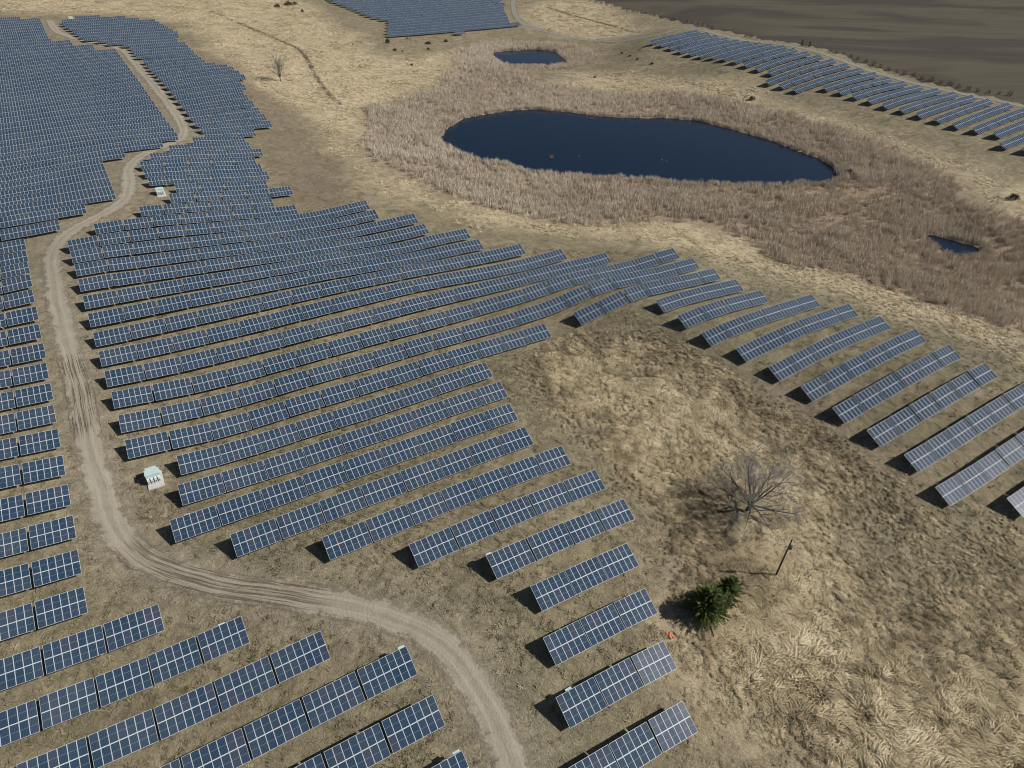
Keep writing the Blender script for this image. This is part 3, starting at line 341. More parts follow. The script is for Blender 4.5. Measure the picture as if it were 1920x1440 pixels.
# ------------------------------------------------------------------ roads
def strip(name, C, half, mat, lift, mud=None):
    seg = np.r_[0, np.cumsum(np.linalg.norm(np.diff(C, axis=0), axis=1))]
    n = int(seg[-1] / 1.0); u = np.linspace(0, seg[-1], n); c = np.c_[np.interp(u, seg, C[:, 0]), np.interp(u, seg, C[:, 1])]
    for _ in range(6): c[1:-1] = (c[:-2] + 2 * c[1:-1] + c[2:]) / 4
    d = np.gradient(c, axis=0); d /= np.linalg.norm(d, axis=1)[:, None]; nr = np.c_[d[:, 1], -d[:, 0]]
    cols = np.linspace(-1, 1, 13); V = (c[:, None] + nr[:, None] * (cols * half)[None, :, None]).reshape(-1, 2)
    z = tps(V) - G_OFF + (vnoise(V, 7, 1) - .5) * .16 + (vnoise(V, 2.3, 2) - .5) * .07 + lift
    k = len(cols); i = np.arange(n * k).reshape(n, k)
    f = np.stack([i[:-1, :-1], i[:-1, 1:], i[1:, 1:], i[1:, :-1]], -1).reshape(-1, 4)
    me = bpy.data.meshes.new(name); me.from_pydata(np.c_[V, z].tolist(), [], f.tolist())
    me.polygons.foreach_set("use_smooth", [True] * len(f))
    a = me.attributes.new("across", 'FLOAT', 'POINT'); a.data.foreach_set("value", np.tile(cols * half, n).astype(np.float32))
    a = me.attributes.new("along", 'FLOAT', 'POINT'); a.data.foreach_set("value", np.repeat(u, k).astype(np.float32))
    if mud is not None:
        mv = np.zeros(len(V))
        for (mx, my, r) in mud: mv = np.maximum(mv, np.clip(1.3 - np.hypot(V[:, 0] - mx, V[:, 1] - my) / r, 0, 1))
        a = me.attributes.new("mud", 'FLOAT', 'POINT'); a.data.foreach_set("value", mv.astype(np.float32))
    me.materials.append(mat); return tag(link(bpy.data.objects.new(name, me)), kind="structure")
def road_mat(name, lo, hi, half):
    m, t, b = new_mat(name); N = NT(t); P = N.pos(); ac = N.attr("across"); mud = N.attr("mud")
    n1 = N.noise(P, .35, 5, .65, .6); n2 = N.noise(P, 2.4, 4, .7); n3 = N.noise(P, .12, 3)
    c = N.mix(N.ramp(n1, .3, .7), lo, hi)
    c = N.mix(N.math('MULTIPLY', N.ramp(n2, .45, .8), .3), c, [q * 1.35 for q in hi])
    a2 = N.math('ADD', ac, N.math('MULTIPLY', N.math('SUBTRACT', N.noise(P, .05, 2), .5), 2.2))
    wheel = N.math('ABSOLUTE', N.math('SUBTRACT', N.math('ABSOLUTE', a2), .95))
    c = N.mix(N.math('MULTIPLY', N.math('SUBTRACT', 1.0, N.ramp(wheel, .1, .7)), .45), c, [q * 1.18 for q in hi])
    c = N.mix(N.math('MULTIPLY', N.math('SUBTRACT', 1.0, N.ramp(N.math('ABSOLUTE', a2), .1, .6)), .16), c, [q * .72 for q in lo])
    cv = N.n("ShaderNodeCombineXYZ"); N.put(cv.inputs[0], N.math('MULTIPLY', a2, 1.5)); N.put(cv.inputs[1], N.math('MULTIPLY', N.attr("along"), .035))
    rut = N.noise(cv.outputs[0], 1.6, 4, .6); c = N.mix(N.math('MULTIPLY', N.ramp(rut, .42, .62), .35), c, [q * .70 for q in lo])
    rutm = N.math('MULTIPLY', N.ramp(rut, .50, .60), mud)
    c = N.mix(N.math('MULTIPLY', mud, .35), c, (.22, .182, .125))
    c = N.mix(N.math('MULTIPLY', rutm, .62), c, (.085, .066, .042))
    N.put(b.inputs["Base Color"], c); b.inputs["Roughness"].default_value = .95; b.inputs["Specular IOR Level"].default_value = .1
    bmp = N.n("ShaderNodeBump", i_Strength=.8, i_Distance=.15); N.put(bmp.inputs["Height"], N.math('SUBTRACT', n2, N.math('MULTIPLY', rutm, 1.5))); N.put(b.inputs["Normal"], bmp.outputs[0])
    e = N.math('SUBTRACT', half - .1, N.math('ABSOLUTE', ac))
    e = N.math('ADD', e, N.math('MULTIPLY', N.math('SUBTRACT', N.math('ADD', N.math('MULTIPLY', n1, .7), N.math('MULTIPLY', n2, .3)), .62), 5.5))
    al = N.ramp(e, -.2, 1.0)
    N.put(b.inputs["Alpha"], al); return m
dm, t, b = new_mat("ditch_growth"); N = NT(t); P = N.pos(); b.inputs["Roughness"].default_value = 1.0; b.inputs["Specular IOR Level"].default_value = .05
N.put(b.inputs["Base Color"], N.mix(N.ramp(N.noise(P, .8, 4, .7), .3, .7), (.06, .05, .034), (.15, .125, .08)))
N.put(b.inputs["Alpha"], N.ramp(N.math('SUBTRACT', N.math('ADD', 1.1, N.math('MULTIPLY', N.math('SUBTRACT', N.noise(P, .25, 4, .7), .5), 5.0)), N.math('ABSOLUTE', N.attr("across"))), -.2, .6))
for i, dl in enumerate(ditch):
    dd_ = strip("ditch", smooth_open(dl, 2), 1.9, dm, .10); dd_["label"] = ("dark weedy ditch winding down the straw hillside", "straight dark ditch line across the far straw patch")[i]
rd = strip("road", ROADC, 3.5, road_mat("dirt_track", (.250, .218, .163), (.345, .305, .238), 3.5), .09, mud_spots)
rd["label"] = "pale dirt track winding between the solar blocks"
rd2 = strip("road", TOPC, 3.4, road_mat("gravel_track", (.20, .188, .15), (.265, .248, .205), 3.4), .10, [(0, 0, 1)])
rd2["label"] = "grey service track along the edge of the plowed field"

# ------------------------------------------------------------------ solar tables
CW, LH, GAPM = 1.05, 4.17, .05
ML = (LH - GAPM) / 2
def glass_mat(name, use_attr):
    m, t, b = new_mat(name); N = NT(t)
    uv = N.n("ShaderNodeUVMap").outputs[0]; sx = N.n("ShaderNodeSeparateXYZ"); t.links.new(uv, sx.inputs[0]); u, v = sx.outputs[0], sx.outputs[1]
    if use_attr: rnd = N.attr("tint")
    else: rnd = N.n("ShaderNodeObjectInfo").outputs["Random"]
    c = N.mix(rnd, (.015, .037, .066), (.026, .046, .076))
    c = N.mix(N.ramp(rnd, .86, .9), c, (.034, .045, .072))
    dust = N.noise(N.pos(), .09, 3, .6); c = N.mix(N.math('MULTIPLY', N.ramp(dust, .4, .7), .10), c, (.20, .21, .21))
    # cell gaps: six columns, twelve half cells with a wider gap across the middle
    def line(x, n, w):
        q = N.math('FRACT', N.math('ADD', N.math('MULTIPLY', x, n), .5)); return N.math('LESS_THAN', N.math('ABSOLUTE', N.math('SUBTRACT', q, .5)), w)
    c = N.mix(N.math('MULTIPLY', line(u, 6, .022), .40), c, (.30, .36, .46))
    c = N.mix(N.math('MULTIPLY', line(v, 12, .018), .12), c, (.30, .36, .46))
    c = N.mix(N.math('MULTIPLY', N.math('LESS_THAN', N.math('ABSOLUTE', N.math('SUBTRACT', v, .5)), .007), .55), c, (.36, .43, .52))
    eu = N.math('ABSOLUTE', N.math('SUBTRACT', u, .5)); ev = N.math('ABSOLUTE', N.math('SUBTRACT', v, .5))
    rim = N.math('MAXIMUM', N.math('GREATER_THAN', eu, .487), N.math('GREATER_THAN', ev, .493))
    c = N.mix(rim, c, (.42, .46, .50))
    N.put(b.inputs["Base Color"], c); b.inputs["Roughness"].default_value = .035; b.inputs["Coat Weight"].default_value = .035; b.inputs["Coat Roughness"].default_value = .27; b.inputs["IOR"].default_value = 1.5; b.inputs["Specular IOR Level"].default_value = .35
    return m
M_glass = glass_mat("panel_glass", False); M_glass_far = glass_mat("panel_glass_far", True)
M_alu = plain("panel_frame_aluminium", (.50, .53, .55), .6, 0, .05)
M_back = plain("panel_backsheet", (.55, .56, .56), .7, 0, .05)
M_steel = plain("galvanised_steel", (.52, .54, .55), .6, 0, .12, 3)
TP = Matrix.Rotation(TILT, 4, 'X')
HB = .72 + G_OFF + LH / 2 * math.sin(TILT)                 # height of the table centre above ground
def module_mesh():
    x, y = (CW - .02) / 2, ML / 2; fr = .026; b = MB()
    o = [(-x, -y), (x, -y), (x, y), (-x, y)]; i_ = [(-x + fr, -y + fr), (x - fr, -y + fr), (x - fr, y - fr), (-x + fr, y - fr)]
    for k in range(4):
        j = (k + 1) % 4
        b.quad((*o[k], 0), (*o[j], 0), (*i_[j], 0), (*i_[k], 0), 0)
        b.quad((*o[k], -.035), (*o[j], -.035), (*o[j], 0), (*o[k], 0), 0)
    b.quad((*i_[0], -.004), (*i_[1], -.004), (*i_[2], -.004), (*i_[3], -.004), 1)
    b.quad((*o[3], -.035), (*o[2], -.035), (*o[1], -.035), (*o[0], -.035), 2)
    me = b.mesh("solar_module", [M_alu, M_glass, M_back]); uv = me.uv_layers.new(name="UVMap")
    for p in me.polygons:
        for k, li in enumerate(p.loop_indices): uv.data[li].uv = ((0, 0), (1, 0), (1, 1), (0, 1))[k]
    return me
ME_MOD = module_mesh()
def frame_parts(b, cols, mi=0):
    W_ = cols * CW
    def pt(x, y, z): return TP @ Vector((x, y, z)) + Vector((0, 0, HB))
    def beam(p, q, wd, hd):
        p, q = Vector(p), Vector(q); d = q - p; L = d.length
        Q = d.to_track_quat('X', 'Z').to_matrix()
        b.box((p + q) / 2, (L, wd, hd), Q, mi)
    for y in (-ML * .80, -ML * .24, ML * .24, ML * .80):
        beam(pt(-W_ / 2 + .05, y, -.075), pt(W_ / 2 - .05, y, -.075), .05, .07)
    beam(pt(-W_ / 2, 0, -.06), pt(W_ / 2, 0, -.06), .13, .03)
    for x in (-W_ * .34, W_ * .34):
        beam(pt(x, -LH * .44, -.155), pt(x, LH * .44, -.155), .07, .09)
        top = pt(x, .15, -.2); b.box((x, top.y, (top.z - .9) / 2), (.14, .10, top.z + .9), None, mi)
        low = pt(x, -LH * .36, -.2); beam((x, top.y, top.z * .38), low, .05, .05)
        up = pt(x, LH * .34, -.2); beam((x, top.y, top.z * .38), up, .05, .05)
def frame_mesh(cols):
    b = MB(); frame_parts(b, cols); return b.mesh("support_frame", [M_steel])
ME_FRAME = {c: frame_mesh(c) for c in (6, 7)}
def array_mesh(cols, name="panel_array"):
    """all modules of a far table as one surface: silver grid with the glass lying in it"""
    v = []; f = []; mi = []; uvs = []; x0 = -cols * CW / 2; z0 = HB
    def q(pts, m, uv):
        n = len(v)
        for p in pts: r = TP @ Vector(p); v.append((r.x, r.y, r.z + z0))
        f.append((n, n + 1, n + 2, n + 3)); mi.append(m); uvs.extend(uv)
    U = [(0, 0), (1, 0), (1, 1), (0, 1)]; x, y = (CW - .02) / 2, ML / 2; fr = .026
    for i in range(cols):
        for j in (0, 1):
            cx = x0 + (i + .5) * CW; cy = (j - .5) * (ML + GAPM)
            q([(cx - x, cy - y, 0), (cx + x, cy - y, 0), (cx + x, cy + y, 0), (cx - x, cy + y, 0)], 0, U)
            q([(cx - x + fr, cy - y + fr, .006), (cx + x - fr, cy - y + fr, .006), (cx + x - fr, cy + y - fr, .006), (cx - x + fr, cy + y - fr, .006)], 1, U)
    a = cols * CW / 2 - .01; h = LH / 2
    q([(-a, h, -.035), (a, h, -.035), (a, -h, -.035), (-a, -h, -.035)], 2, U)
    q([(-a, -h, -.035), (a, -h, -.035), (a, -h, 0), (-a, -h, 0)], 0, U); q([(a, h, -.035), (-a, h, -.035), (-a, h, 0), (a, h, 0)], 0, U)
    q([(-a, h, -.035), (-a, -h, -.035), (-a, -h, 0), (-a, h, 0)], 0, U); q([(a, -h, -.035), (a, h, -.035), (a, h, 0), (a, -h, 0)], 0, U)
    return v, f, mi, uvs
def array_obj_mesh(cols):
    v, f, mi, uvs = array_mesh(cols); me = bpy.data.meshes.new("panel_array"); me.from_pydata(v, [], f)
    for m in (M_alu, M_glass_far, M_back): me.materials.append(m)
    me.polygons.foreach_set("material_index", mi); uv = me.uv_layers.new(name="UVMap"); uv.data.foreach_set("uv", np.array(uvs, np.float32).ravel())
    a = me.attributes.new("tint", 'FLOAT', 'FACE'); a.data.foreach_set("value", rng.random(len(f)).astype(np.float32)); return me
ME_ARR = {c: [array_obj_mesh(c) for _ in range(3)] for c in (6, 7)}

# every table of every row: block, row rank, place in row, world base, yaw/slope, columns
TABLES = []
for blk, rank, tt, s0, na, nb, gap in ROWS:
    cols = [7] * na + [6] * nb; s = s0; items = []
    for c in cols: items.append((s, c)); s += c * CW + gap
    ends = np.array([[wxy(a, tt + 1.92), wxy(a + c * CW, tt + 1.92)] for a, c in items]).reshape(-1, 2)
    z = tps(ends).reshape(-1, 2)
    for k, (a, c) in enumerate(items):
        jz = (hash((blk, rank, k)) % 7 - 3) * .018
        mid = wxy(a + c * CW / 2, tt + 1.92); zc = z[k].mean() + jz
        TABLES.append(dict(blk=blk, rank=rank, k=k, n=len(items), cols=c, loc=(mid[0], mid[1], zc - G_OFF), slope=math.atan2(z[k, 1] - z[k, 0], c * CW)))
def tmat(T): return Matrix.Translation(T['loc']) @ Euler((0, -T['slope'], YAW)).to_matrix().to_4x4()
def toscreen(P):
    P = np.asarray(P, float) - np.array([0, 0, CAM_H]); d = P @ fwd
    return np.stack([960 + 1246 * (P @ camR) / d, 720 - 1246 * (P @ camU) / d], -1), d
for T in TABLES:
    Mx = tmat(T); a = T['cols'] * CW / 2; h = LH / 2
    cs = np.array([Mx @ (TP @ Vector(p) + Vector((0, 0, HB))) for p in ((-a, -h, 0), (a, -h, 0), (a, h, 0), (-a, h, 0))])
    p, d = toscreen(cs); q = np.c_[np.clip(p[:, 0], 0, 1920), np.clip(p[:, 1], 0, 1440)]
    ar = .5 * abs(sum(q[i, 0] * q[(i + 1) % 4, 1] - q[(i + 1) % 4, 0] * q[i, 1] for i in range(4)))
    T['area'] = ar if (d > 5).all() else 0; T['px'] = p
TABLES.sort(key=lambda T: -T['area'])
N_IND, N_MOD = 300, 170
ORD = ("nearest second third fourth fifth sixth seventh eighth ninth tenth eleventh twelfth thirteenth fourteenth fifteenth sixteenth seventeenth eighteenth nineteenth twentieth "
       "twenty-first twenty-second twenty-third twenty-fourth twenty-fifth twenty-sixth twenty-seventh twenty-eighth twenty-ninth thirtieth").split()
def ordk(k): return "first" if k == 0 else ORD[k]
def table_label(T):
    if T['blk'] == 'L':
        k = T['n'] - 1 - T['k']; r = T['rank'] - 2
        return "blue solar table, %s from the track end, %s row left of the track" % (ordk(k), ORD[r])
    if T['blk'] == 'R':
        return "blue solar table, %s from the left end, %s row behind the bare tree" % (ordk(T['k']), ORD[T['rank'] - 1])
    if T['rank'] == 1:
        return "blue solar table, %s from the right end, nearest row right of the track" % ordk(T['n'] - 1 - T['k'])
    return "blue solar table, %s from the left end, %s row right of the track" % (ordk(T['k']), ORD[T['rank'] - 1])
ind = [T for T in TABLES[:N_IND] if T['area'] > 30]
rest = TABLES[len(ind):]
for i, T in enumerate(ind):
    e = bpy.data.objects.new("solar_table", None); e.empty_display_size = .5; COL.objects.link(e)
    e.location = T['loc']; e.rotation_euler = (0, -T['slope'], YAW)
    tag(e, table_label(T), "solar table", "solar tables standing in long rows")
    fo = link(bpy.data.objects.new("support_frame", ME_FRAME[T['cols']]), e)
    if i < N_MOD:
        x0 = -T['cols'] * CW / 2
        for c in range(T['cols']):
            for j in (0, 1):
                o = bpy.data.objects.new("solar_module", ME_MOD)
                p = TP @ Vector((x0 + (c + .5) * CW, (j - .5) * (ML + GAPM), 0)) + Vector((0, 0, HB))
                o.location = p; o.rotation_euler = (TILT + random.gauss(0, .006), random.gauss(0, .006), 0); link(o, e)
    else:
        link(bpy.data.objects.new("panel_array", ME_ARR[T['cols']][i % 3]), e)
# the rest, one mesh
base = {}
for c in (6, 7):
    v, f, mi, uvs = array_mesh(c); b = MB(); frame_parts(b, c)
    base[c] = (np.array(v), np.array(f), np.array(mi), np.array(uvs).reshape(-1, 2), np.array(b.v), np.array(b.f))
VV, FF, MI, UV, TT = [], [], [], [], []; off = 0
for T in rest:
    v, f, mi, uv, fv, ff = base[T['cols']]; Mx = np.array(tmat(T))
    allv = np.vstack([v, fv]) @ Mx[:3, :3].T + Mx[:3, 3]
    VV.append(allv); FF.append(np.vstack([f, ff + len(v)]) + off); MI.append(np.r_[mi, np.full(len(ff), 3)])
    UV.append(np.vstack([uv, np.zeros((len(ff) * 4, 2))])); TT.append(np.r_[rng.random(len(f)), np.zeros(len(ff))]); off += len(allv)
VV, FF, MI, UV, TT = np.vstack(VV), np.vstack(FF), np.concatenate(MI), np.vstack(UV), np.concatenate(TT)
me = bpy.data.meshes.new("distant_solar_tables"); me.from_pydata(VV.tolist(), [], FF.tolist())
for m in (M_alu, M_glass_far, M_back, M_steel): me.materials.append(m)
me.polygons.foreach_set("material_index", MI.astype(np.int32)); uvl = me.uv_layers.new(name="UVMap"); uvl.data.foreach_set("uv", UV.astype(np.float32).ravel())
a = me.attributes.new("tint", 'FLOAT', 'FACE'); a.data.foreach_set("value", TT.astype(np.float32))
tag(link(bpy.data.objects.new("distant_solar_tables", me)), "distant blue solar tables packed in rows far across the site", "solar tables", None, "stuff")
print("tables", len(TABLES), "individual", len(ind), "modules", N_MOD, "smallest", ind[-1]['area'], ind[min(N_MOD, len(ind) - 1)]['area'])
FOOT = np.array([T['loc'][:2] for T in TABLES])

# ------------------------------------------------------------------ scattered grass (stuff)
def veg_mat(name, stops, rough=.9, BASE_DARK=.35):
    m, t, b = new_mat(name); N = NT(t)
    tone = N.attr("tone", 'INSTANCER'); r = N.n("ShaderNodeObjectInfo").outputs["Random"]
    f = N.math('ADD', tone, N.math('MULTIPLY', N.math('SUBTRACT', r, .5), .35), True)
    cr = t.nodes.new("ShaderNodeValToRGB"); N.put(cr.inputs[0], f)
    el = cr.color_ramp.elements
    while len(el) < len(stops): el.new(.5)
    for e, (p, c) in zip(el, stops): e.position = p; e.color = (*c, 1)
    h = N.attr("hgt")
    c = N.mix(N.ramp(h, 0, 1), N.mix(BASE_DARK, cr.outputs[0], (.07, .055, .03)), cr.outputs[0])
    N.put(b.inputs["Base Color"], c); b.inputs["Roughness"].default_value = rough; b.inputs["Specular IOR Level"].default_value = .2
    return m
def blade_mesh(name, blades, mat):
    """blades: list of (points, width at points)"""
    v, f, h = [], [], []
    for pts, wd in blades:
        pts = [Vector(p) for p in pts]; n0 = len(v)
        d = pts[-1] - pts[0]; side = Vector((-d.y, d.x, 0)); side = side.normalized() if side.length > 1e-4 else Vector((1, 0, 0))
        side = (side + Vector((0, 0, random.uniform(-.5, .5)))).normalized()
        for i, (p, ww) in enumerate(zip(pts, wd)):
            v += [tuple(p - side * ww / 2), tuple(p + side * ww / 2)]; h += [i / (len(pts) - 1)] * 2
        for i in range(len(pts) - 1): f.append((n0 + 2 * i, n0 + 2 * i + 1, n0 + 2 * i + 3, n0 + 2 * i + 2))
    me = bpy.data.meshes.new(name); me.from_pydata(v, [], f); me.materials.append(mat)
    a = me.attributes.new("hgt", 'FLOAT', 'POINT'); a.data.foreach_set("value", np.array(h, np.float32)); return me
def lying_tuft(n, L, hgt, spread, wd):
    out = []
    for _ in range(n):
        a = random.gauss(0, spread); l = L * random.uniform(.55, 1.15); o = Vector((random.gauss(0, .22), random.gauss(0, .22), 0)); hh = hgt * random.uniform(.5, 1.2)
        bend = random.uniform(-.35, .35)
        pts = [(o.x + math.cos(a + bend * s) * l * s, o.y + math.sin(a + bend * s) * l * s, hh * math.sin(min(1, s * 1.25) * math.pi * .8) * (1 if s < .6 else .9) + .02) for s in (0, .3, .6, 1)]
        out.append((pts, [wd, wd * 1.1, wd * .85, wd * .3]))
    return out
def upright_tuft(n, hgt, rad, lean, wd):
    out = []
    for _ in range(n):
        r = rad * math.sqrt(random.random()); a = random.uniform(0, 6.283); x, y = r * math.cos(a), r * math.sin(a)
        h = hgt * random.uniform(.65, 1.15); dx, dy = random.gauss(0, lean) * h, random.gauss(0, lean) * h
        out.append(([(x, y, 0), (x + dx * .3, y + dy * .3, h * .5), (x + dx, y + dy, h)], [wd * .8, wd, wd * .55]))
    return out
def scatter(name, pts, rz, sc, tone, meshes, label, tilt=None):
    me = bpy.data.meshes.new(name); me.from_pydata(pts.tolist(), [], [])
    n = len(pts)
    at = me.attributes.new("rot", 'FLOAT_VECTOR', 'POINT')
    R = np.zeros((n, 3), np.float32); R[:, 2] = rz
    if tilt is not None: R[:, 0] = tilt[:, 0]; R[:, 1] = tilt[:, 1]
    at.data.foreach_set("vector", R.ravel())
    for nm, a in (("scl", sc), ("tone", tone)):
        at = me.attributes.new(nm, 'FLOAT', 'POINT'); at.data.foreach_set("value", a.astype(np.float32))
    at = me.attributes.new("pick", 'INT', 'POINT'); at.data.foreach_set("value", rng.integers(0, len(meshes), n).astype(np.int32))
    o = link(bpy.data.objects.new(name, me)); tag(o, label, None, None, "stuff")
    g = bpy.data.node_groups.new(name, 'GeometryNodeTree')
    g.interface.new_socket("Geometry", in_out='INPUT', socket_type='NodeSocketGeometry'); g.interface.new_socket("Geometry", in_out='OUTPUT', socket_type='NodeSocketGeometry')
    gi, go = g.nodes.new("NodeGroupInput"), g.nodes.new("NodeGroupOutput")
    ip = g.nodes.new("GeometryNodeInstanceOnPoints"); jn = g.nodes.new("GeometryNodeJoinGeometry")
    for mm in reversed(meshes):
        ob = bpy.data.objects.new(mm.name, mm); oi = g.nodes.new("GeometryNodeObjectInfo"); oi.inputs["Object"].default_value = ob; oi.inputs["As Instance"].default_value = True
        g.links.new(oi.outputs["Geometry"], jn.inputs[0])
    g.links.new(gi.outputs[0], ip.inputs["Points"]); g.links.new(jn.outputs[0], ip.inputs["Instance"]); ip.inputs["Pick Instance"].default_value = True
    def na(nm, ty):
        q = g.nodes.new("GeometryNodeInputNamedAttribute"); q.data_type = ty; q.inputs[0].default_value = nm; return q.outputs[0]
    g.links.new(na("pick", 'INT'), ip.inputs["Instance Index"]); g.links.new(na("scl", 'FLOAT'), ip.inputs["Scale"])
    e2r = g.nodes.new("FunctionNodeEulerToRotation"); g.links.new(na("rot", 'FLOAT_VECTOR'), e2r.inputs[0]); g.links.new(e2r.outputs[0], ip.inputs["Rotation"])
    g.links.new(ip.outputs[0], go.inputs[0])
    md = o.modifiers.new("scatter", 'NODES'); md.node_group = g
    return o
def sample(polys_in, dens, excl=None, wb=0.0, seed=1):
    P = np.array(polys_in); lo, hi = P.min(0), P.max(0); r = np.random.default_rng(seed)
    n = int((hi - lo).prod() * dens); q = lo + r.random((n, 2)) * (hi - lo)
    wv_ = (vnoise(q, 4, 13) - .5) * 4 + (vnoise(q, 12, 14) - .5) * 6
    return q[sdist(P, q) + wv_ * wb > 0]
def cull(q, margin=12):
    """keep what the camera or a nearby one could see"""
    z = tps(q); p, d = toscreen(np.c_[q, z]); return q[(d > 5) & (p[:, 0] > -220) & (p[:, 0] < 2140) & (p[:, 1] > -120) & (p[:, 1] < 1620)]
def off_rows(q, r=0.0):
    """drop points below solar tables"""
    from mathutils import kdtree
    kd = kdtree.KDTree(len(FOOT))
    for i, f in enumerate(FOOT): kd.insert((f[0], f[1], 0), i)
    kd.balance(); keep = np.ones(len(q), bool)
    for i, (x, y) in enumerate(q):
        c, _, dd = kd.find((x, y, 0))
        if dd < 5:
            ds = abs((x - c[0]) * Ed[0] + (y - c[1]) * Ed[1]); dt = abs((x - c[0]) * Wd[0] + (y - c[1]) * Wd[1])
            if ds < 3.9 and dt < 1.7 + r: keep[i] = False
    return q[keep]
STRAW = [(0, (.15, .120, .072)), (.28, (.31, .248, .148)), (.5, (.48, .385, .235)), (.75, (.64, .525, .335)), (1, (.76, .645, .44))]
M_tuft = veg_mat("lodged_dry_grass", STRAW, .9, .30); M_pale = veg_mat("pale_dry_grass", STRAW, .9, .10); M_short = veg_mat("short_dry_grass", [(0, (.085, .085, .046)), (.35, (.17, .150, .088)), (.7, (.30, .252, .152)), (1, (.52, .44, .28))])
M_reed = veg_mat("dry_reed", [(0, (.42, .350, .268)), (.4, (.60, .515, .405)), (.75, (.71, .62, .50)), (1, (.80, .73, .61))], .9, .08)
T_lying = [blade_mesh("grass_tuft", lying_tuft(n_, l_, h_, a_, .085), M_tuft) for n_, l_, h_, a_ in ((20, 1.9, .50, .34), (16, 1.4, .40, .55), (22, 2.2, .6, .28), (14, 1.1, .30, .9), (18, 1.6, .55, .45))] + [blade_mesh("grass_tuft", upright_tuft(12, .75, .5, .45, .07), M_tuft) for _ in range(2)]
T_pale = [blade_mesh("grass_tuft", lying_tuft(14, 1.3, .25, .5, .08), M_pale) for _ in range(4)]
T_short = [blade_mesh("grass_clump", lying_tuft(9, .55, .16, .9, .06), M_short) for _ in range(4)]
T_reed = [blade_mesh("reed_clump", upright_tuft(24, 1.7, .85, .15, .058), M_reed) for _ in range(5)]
def flow(q):
    return (vnoise(q, 16, 21) - .5) * 7.5 + (vnoise(q, 6, 22) - .5) * 3.6 + (vnoise(q, 2.2, 24) - .5) * 1.2
def ztone(q, polys, w=20):
    a = np.zeros(len(q)); wv_ = (vnoise(q, 9, 11) - .5) * 10 + (vnoise(q, 28, 12) - .5) * 16
    for p in polys: a = np.maximum(a, sm(sdist(smooth_closed(p, 1), q) + wv_, w))
    return a
# tall lodged grass in the near meadow
q = cull(sample(tall, 6.5, wb=1, seed=5)); q = off_rows(q, 1.2)
patch = vnoise(q, 5, 31) * .5 + vnoise(q, 13, 32) * .5
q = q[rng.random(len(q)) < np.clip(.45 + 1.3 * (patch - .35), .2, 1) * np.clip(sdist(tall, q) / 9 + .25, .1, 1) * (1 - .35 * ztone(q, green))]
patch = vnoise(q, 5, 31) * .5 + vnoise(q, 13, 32) * .5
tn_ = .46 + .50 * (patch - .5) + .32 * ztone(q, straw) - .20 * ztone(q, brown) - .14 * ztone(q, green) + (vnoise(q, 1.6, 33) - .5) * .55
near_ = ztone(q, [straw[4]], 30); scl = (.40 + .42 * patch + .10 * ztone(q, straw) + .42 * near_ + rng.random(len(q)) * .3) * (1 - .4 * ztone(q, green)) * np.clip(sdist(tall, q) / 9 + .5, .5, 1)
scatter("dry_grass", np.c_[q, height(q) - .02], flow(q) + rng.normal(0, .5, len(q)), scl, np.clip(tn_, 0, 1), T_lying, "tall pale dry grass flattened in swirls over the near meadow", rng.normal(0, .08, (len(q), 2)))
n_tall = len(q)
# straw band round the reeds, thinner and lower
qs = []
for i, p in enumerate(straw[:4]): qs.append(sample(smooth_closed(p, 1), .55, wb=1.5, seed=40 + i))
q = cull(np.vstack(qs)); q = q[(sdist(reeds, q) < 1)]; q = off_rows(q, 1.0)
q = q[(vnoise(q, 6, 35) > .32)]
scatter("dry_grass", np.c_[q, height(q) - .02], flow(q) + rng.normal(0, .4, len(q)), .55 + .6 * vnoise(q, 8, 36) + rng.random(len(q)) * .3, np.clip(.70 + (vnoise(q, 7, 37) - .5) * .5 + rng.normal(0, .12, len(q)), 0, 1), T_pale, "pale straw coloured grass on the slopes around the reed bed", rng.normal(0, .08, (len(q), 2)))
n_straw = len(q)
# short grass among the near rows
q = sample([(-95, 30), (150, 30), (190, 190), (-110, 190)], 1.4, seed=60); q = cull(q)
q = q[(sdist(tall, q) < 1.5)]; dr = np.minimum(ldist(ROADC, q), 99); q = q[(dr > 3.2) & (rng.random(len(q)) < np.clip((dr - 2) / 6, .1, 1))]
q = off_rows(q); pt_ = vnoise(q, 3.2, 41) * .6 + vnoise(q, 11, 42) * .4; q = q[rng.random(len(q)) < np.clip((pt_ - .25) * 2.2, .1, 1)]
tn_ = np.clip(.42 + (vnoise(q, 3.2, 41) - .5) * .6 + (vnoise(q, 17, 43) - .5) * .35 + rng.normal(0, .12, len(q)), 0, 1)
scatter("short_grass", np.c_[q, height(q) - .01], rng.random(len(q)) * 6.28, .6 + rng.random(len(q)) * .8, tn_, T_short, "short olive and tan grass between the near solar rows")
n_short = len(q)
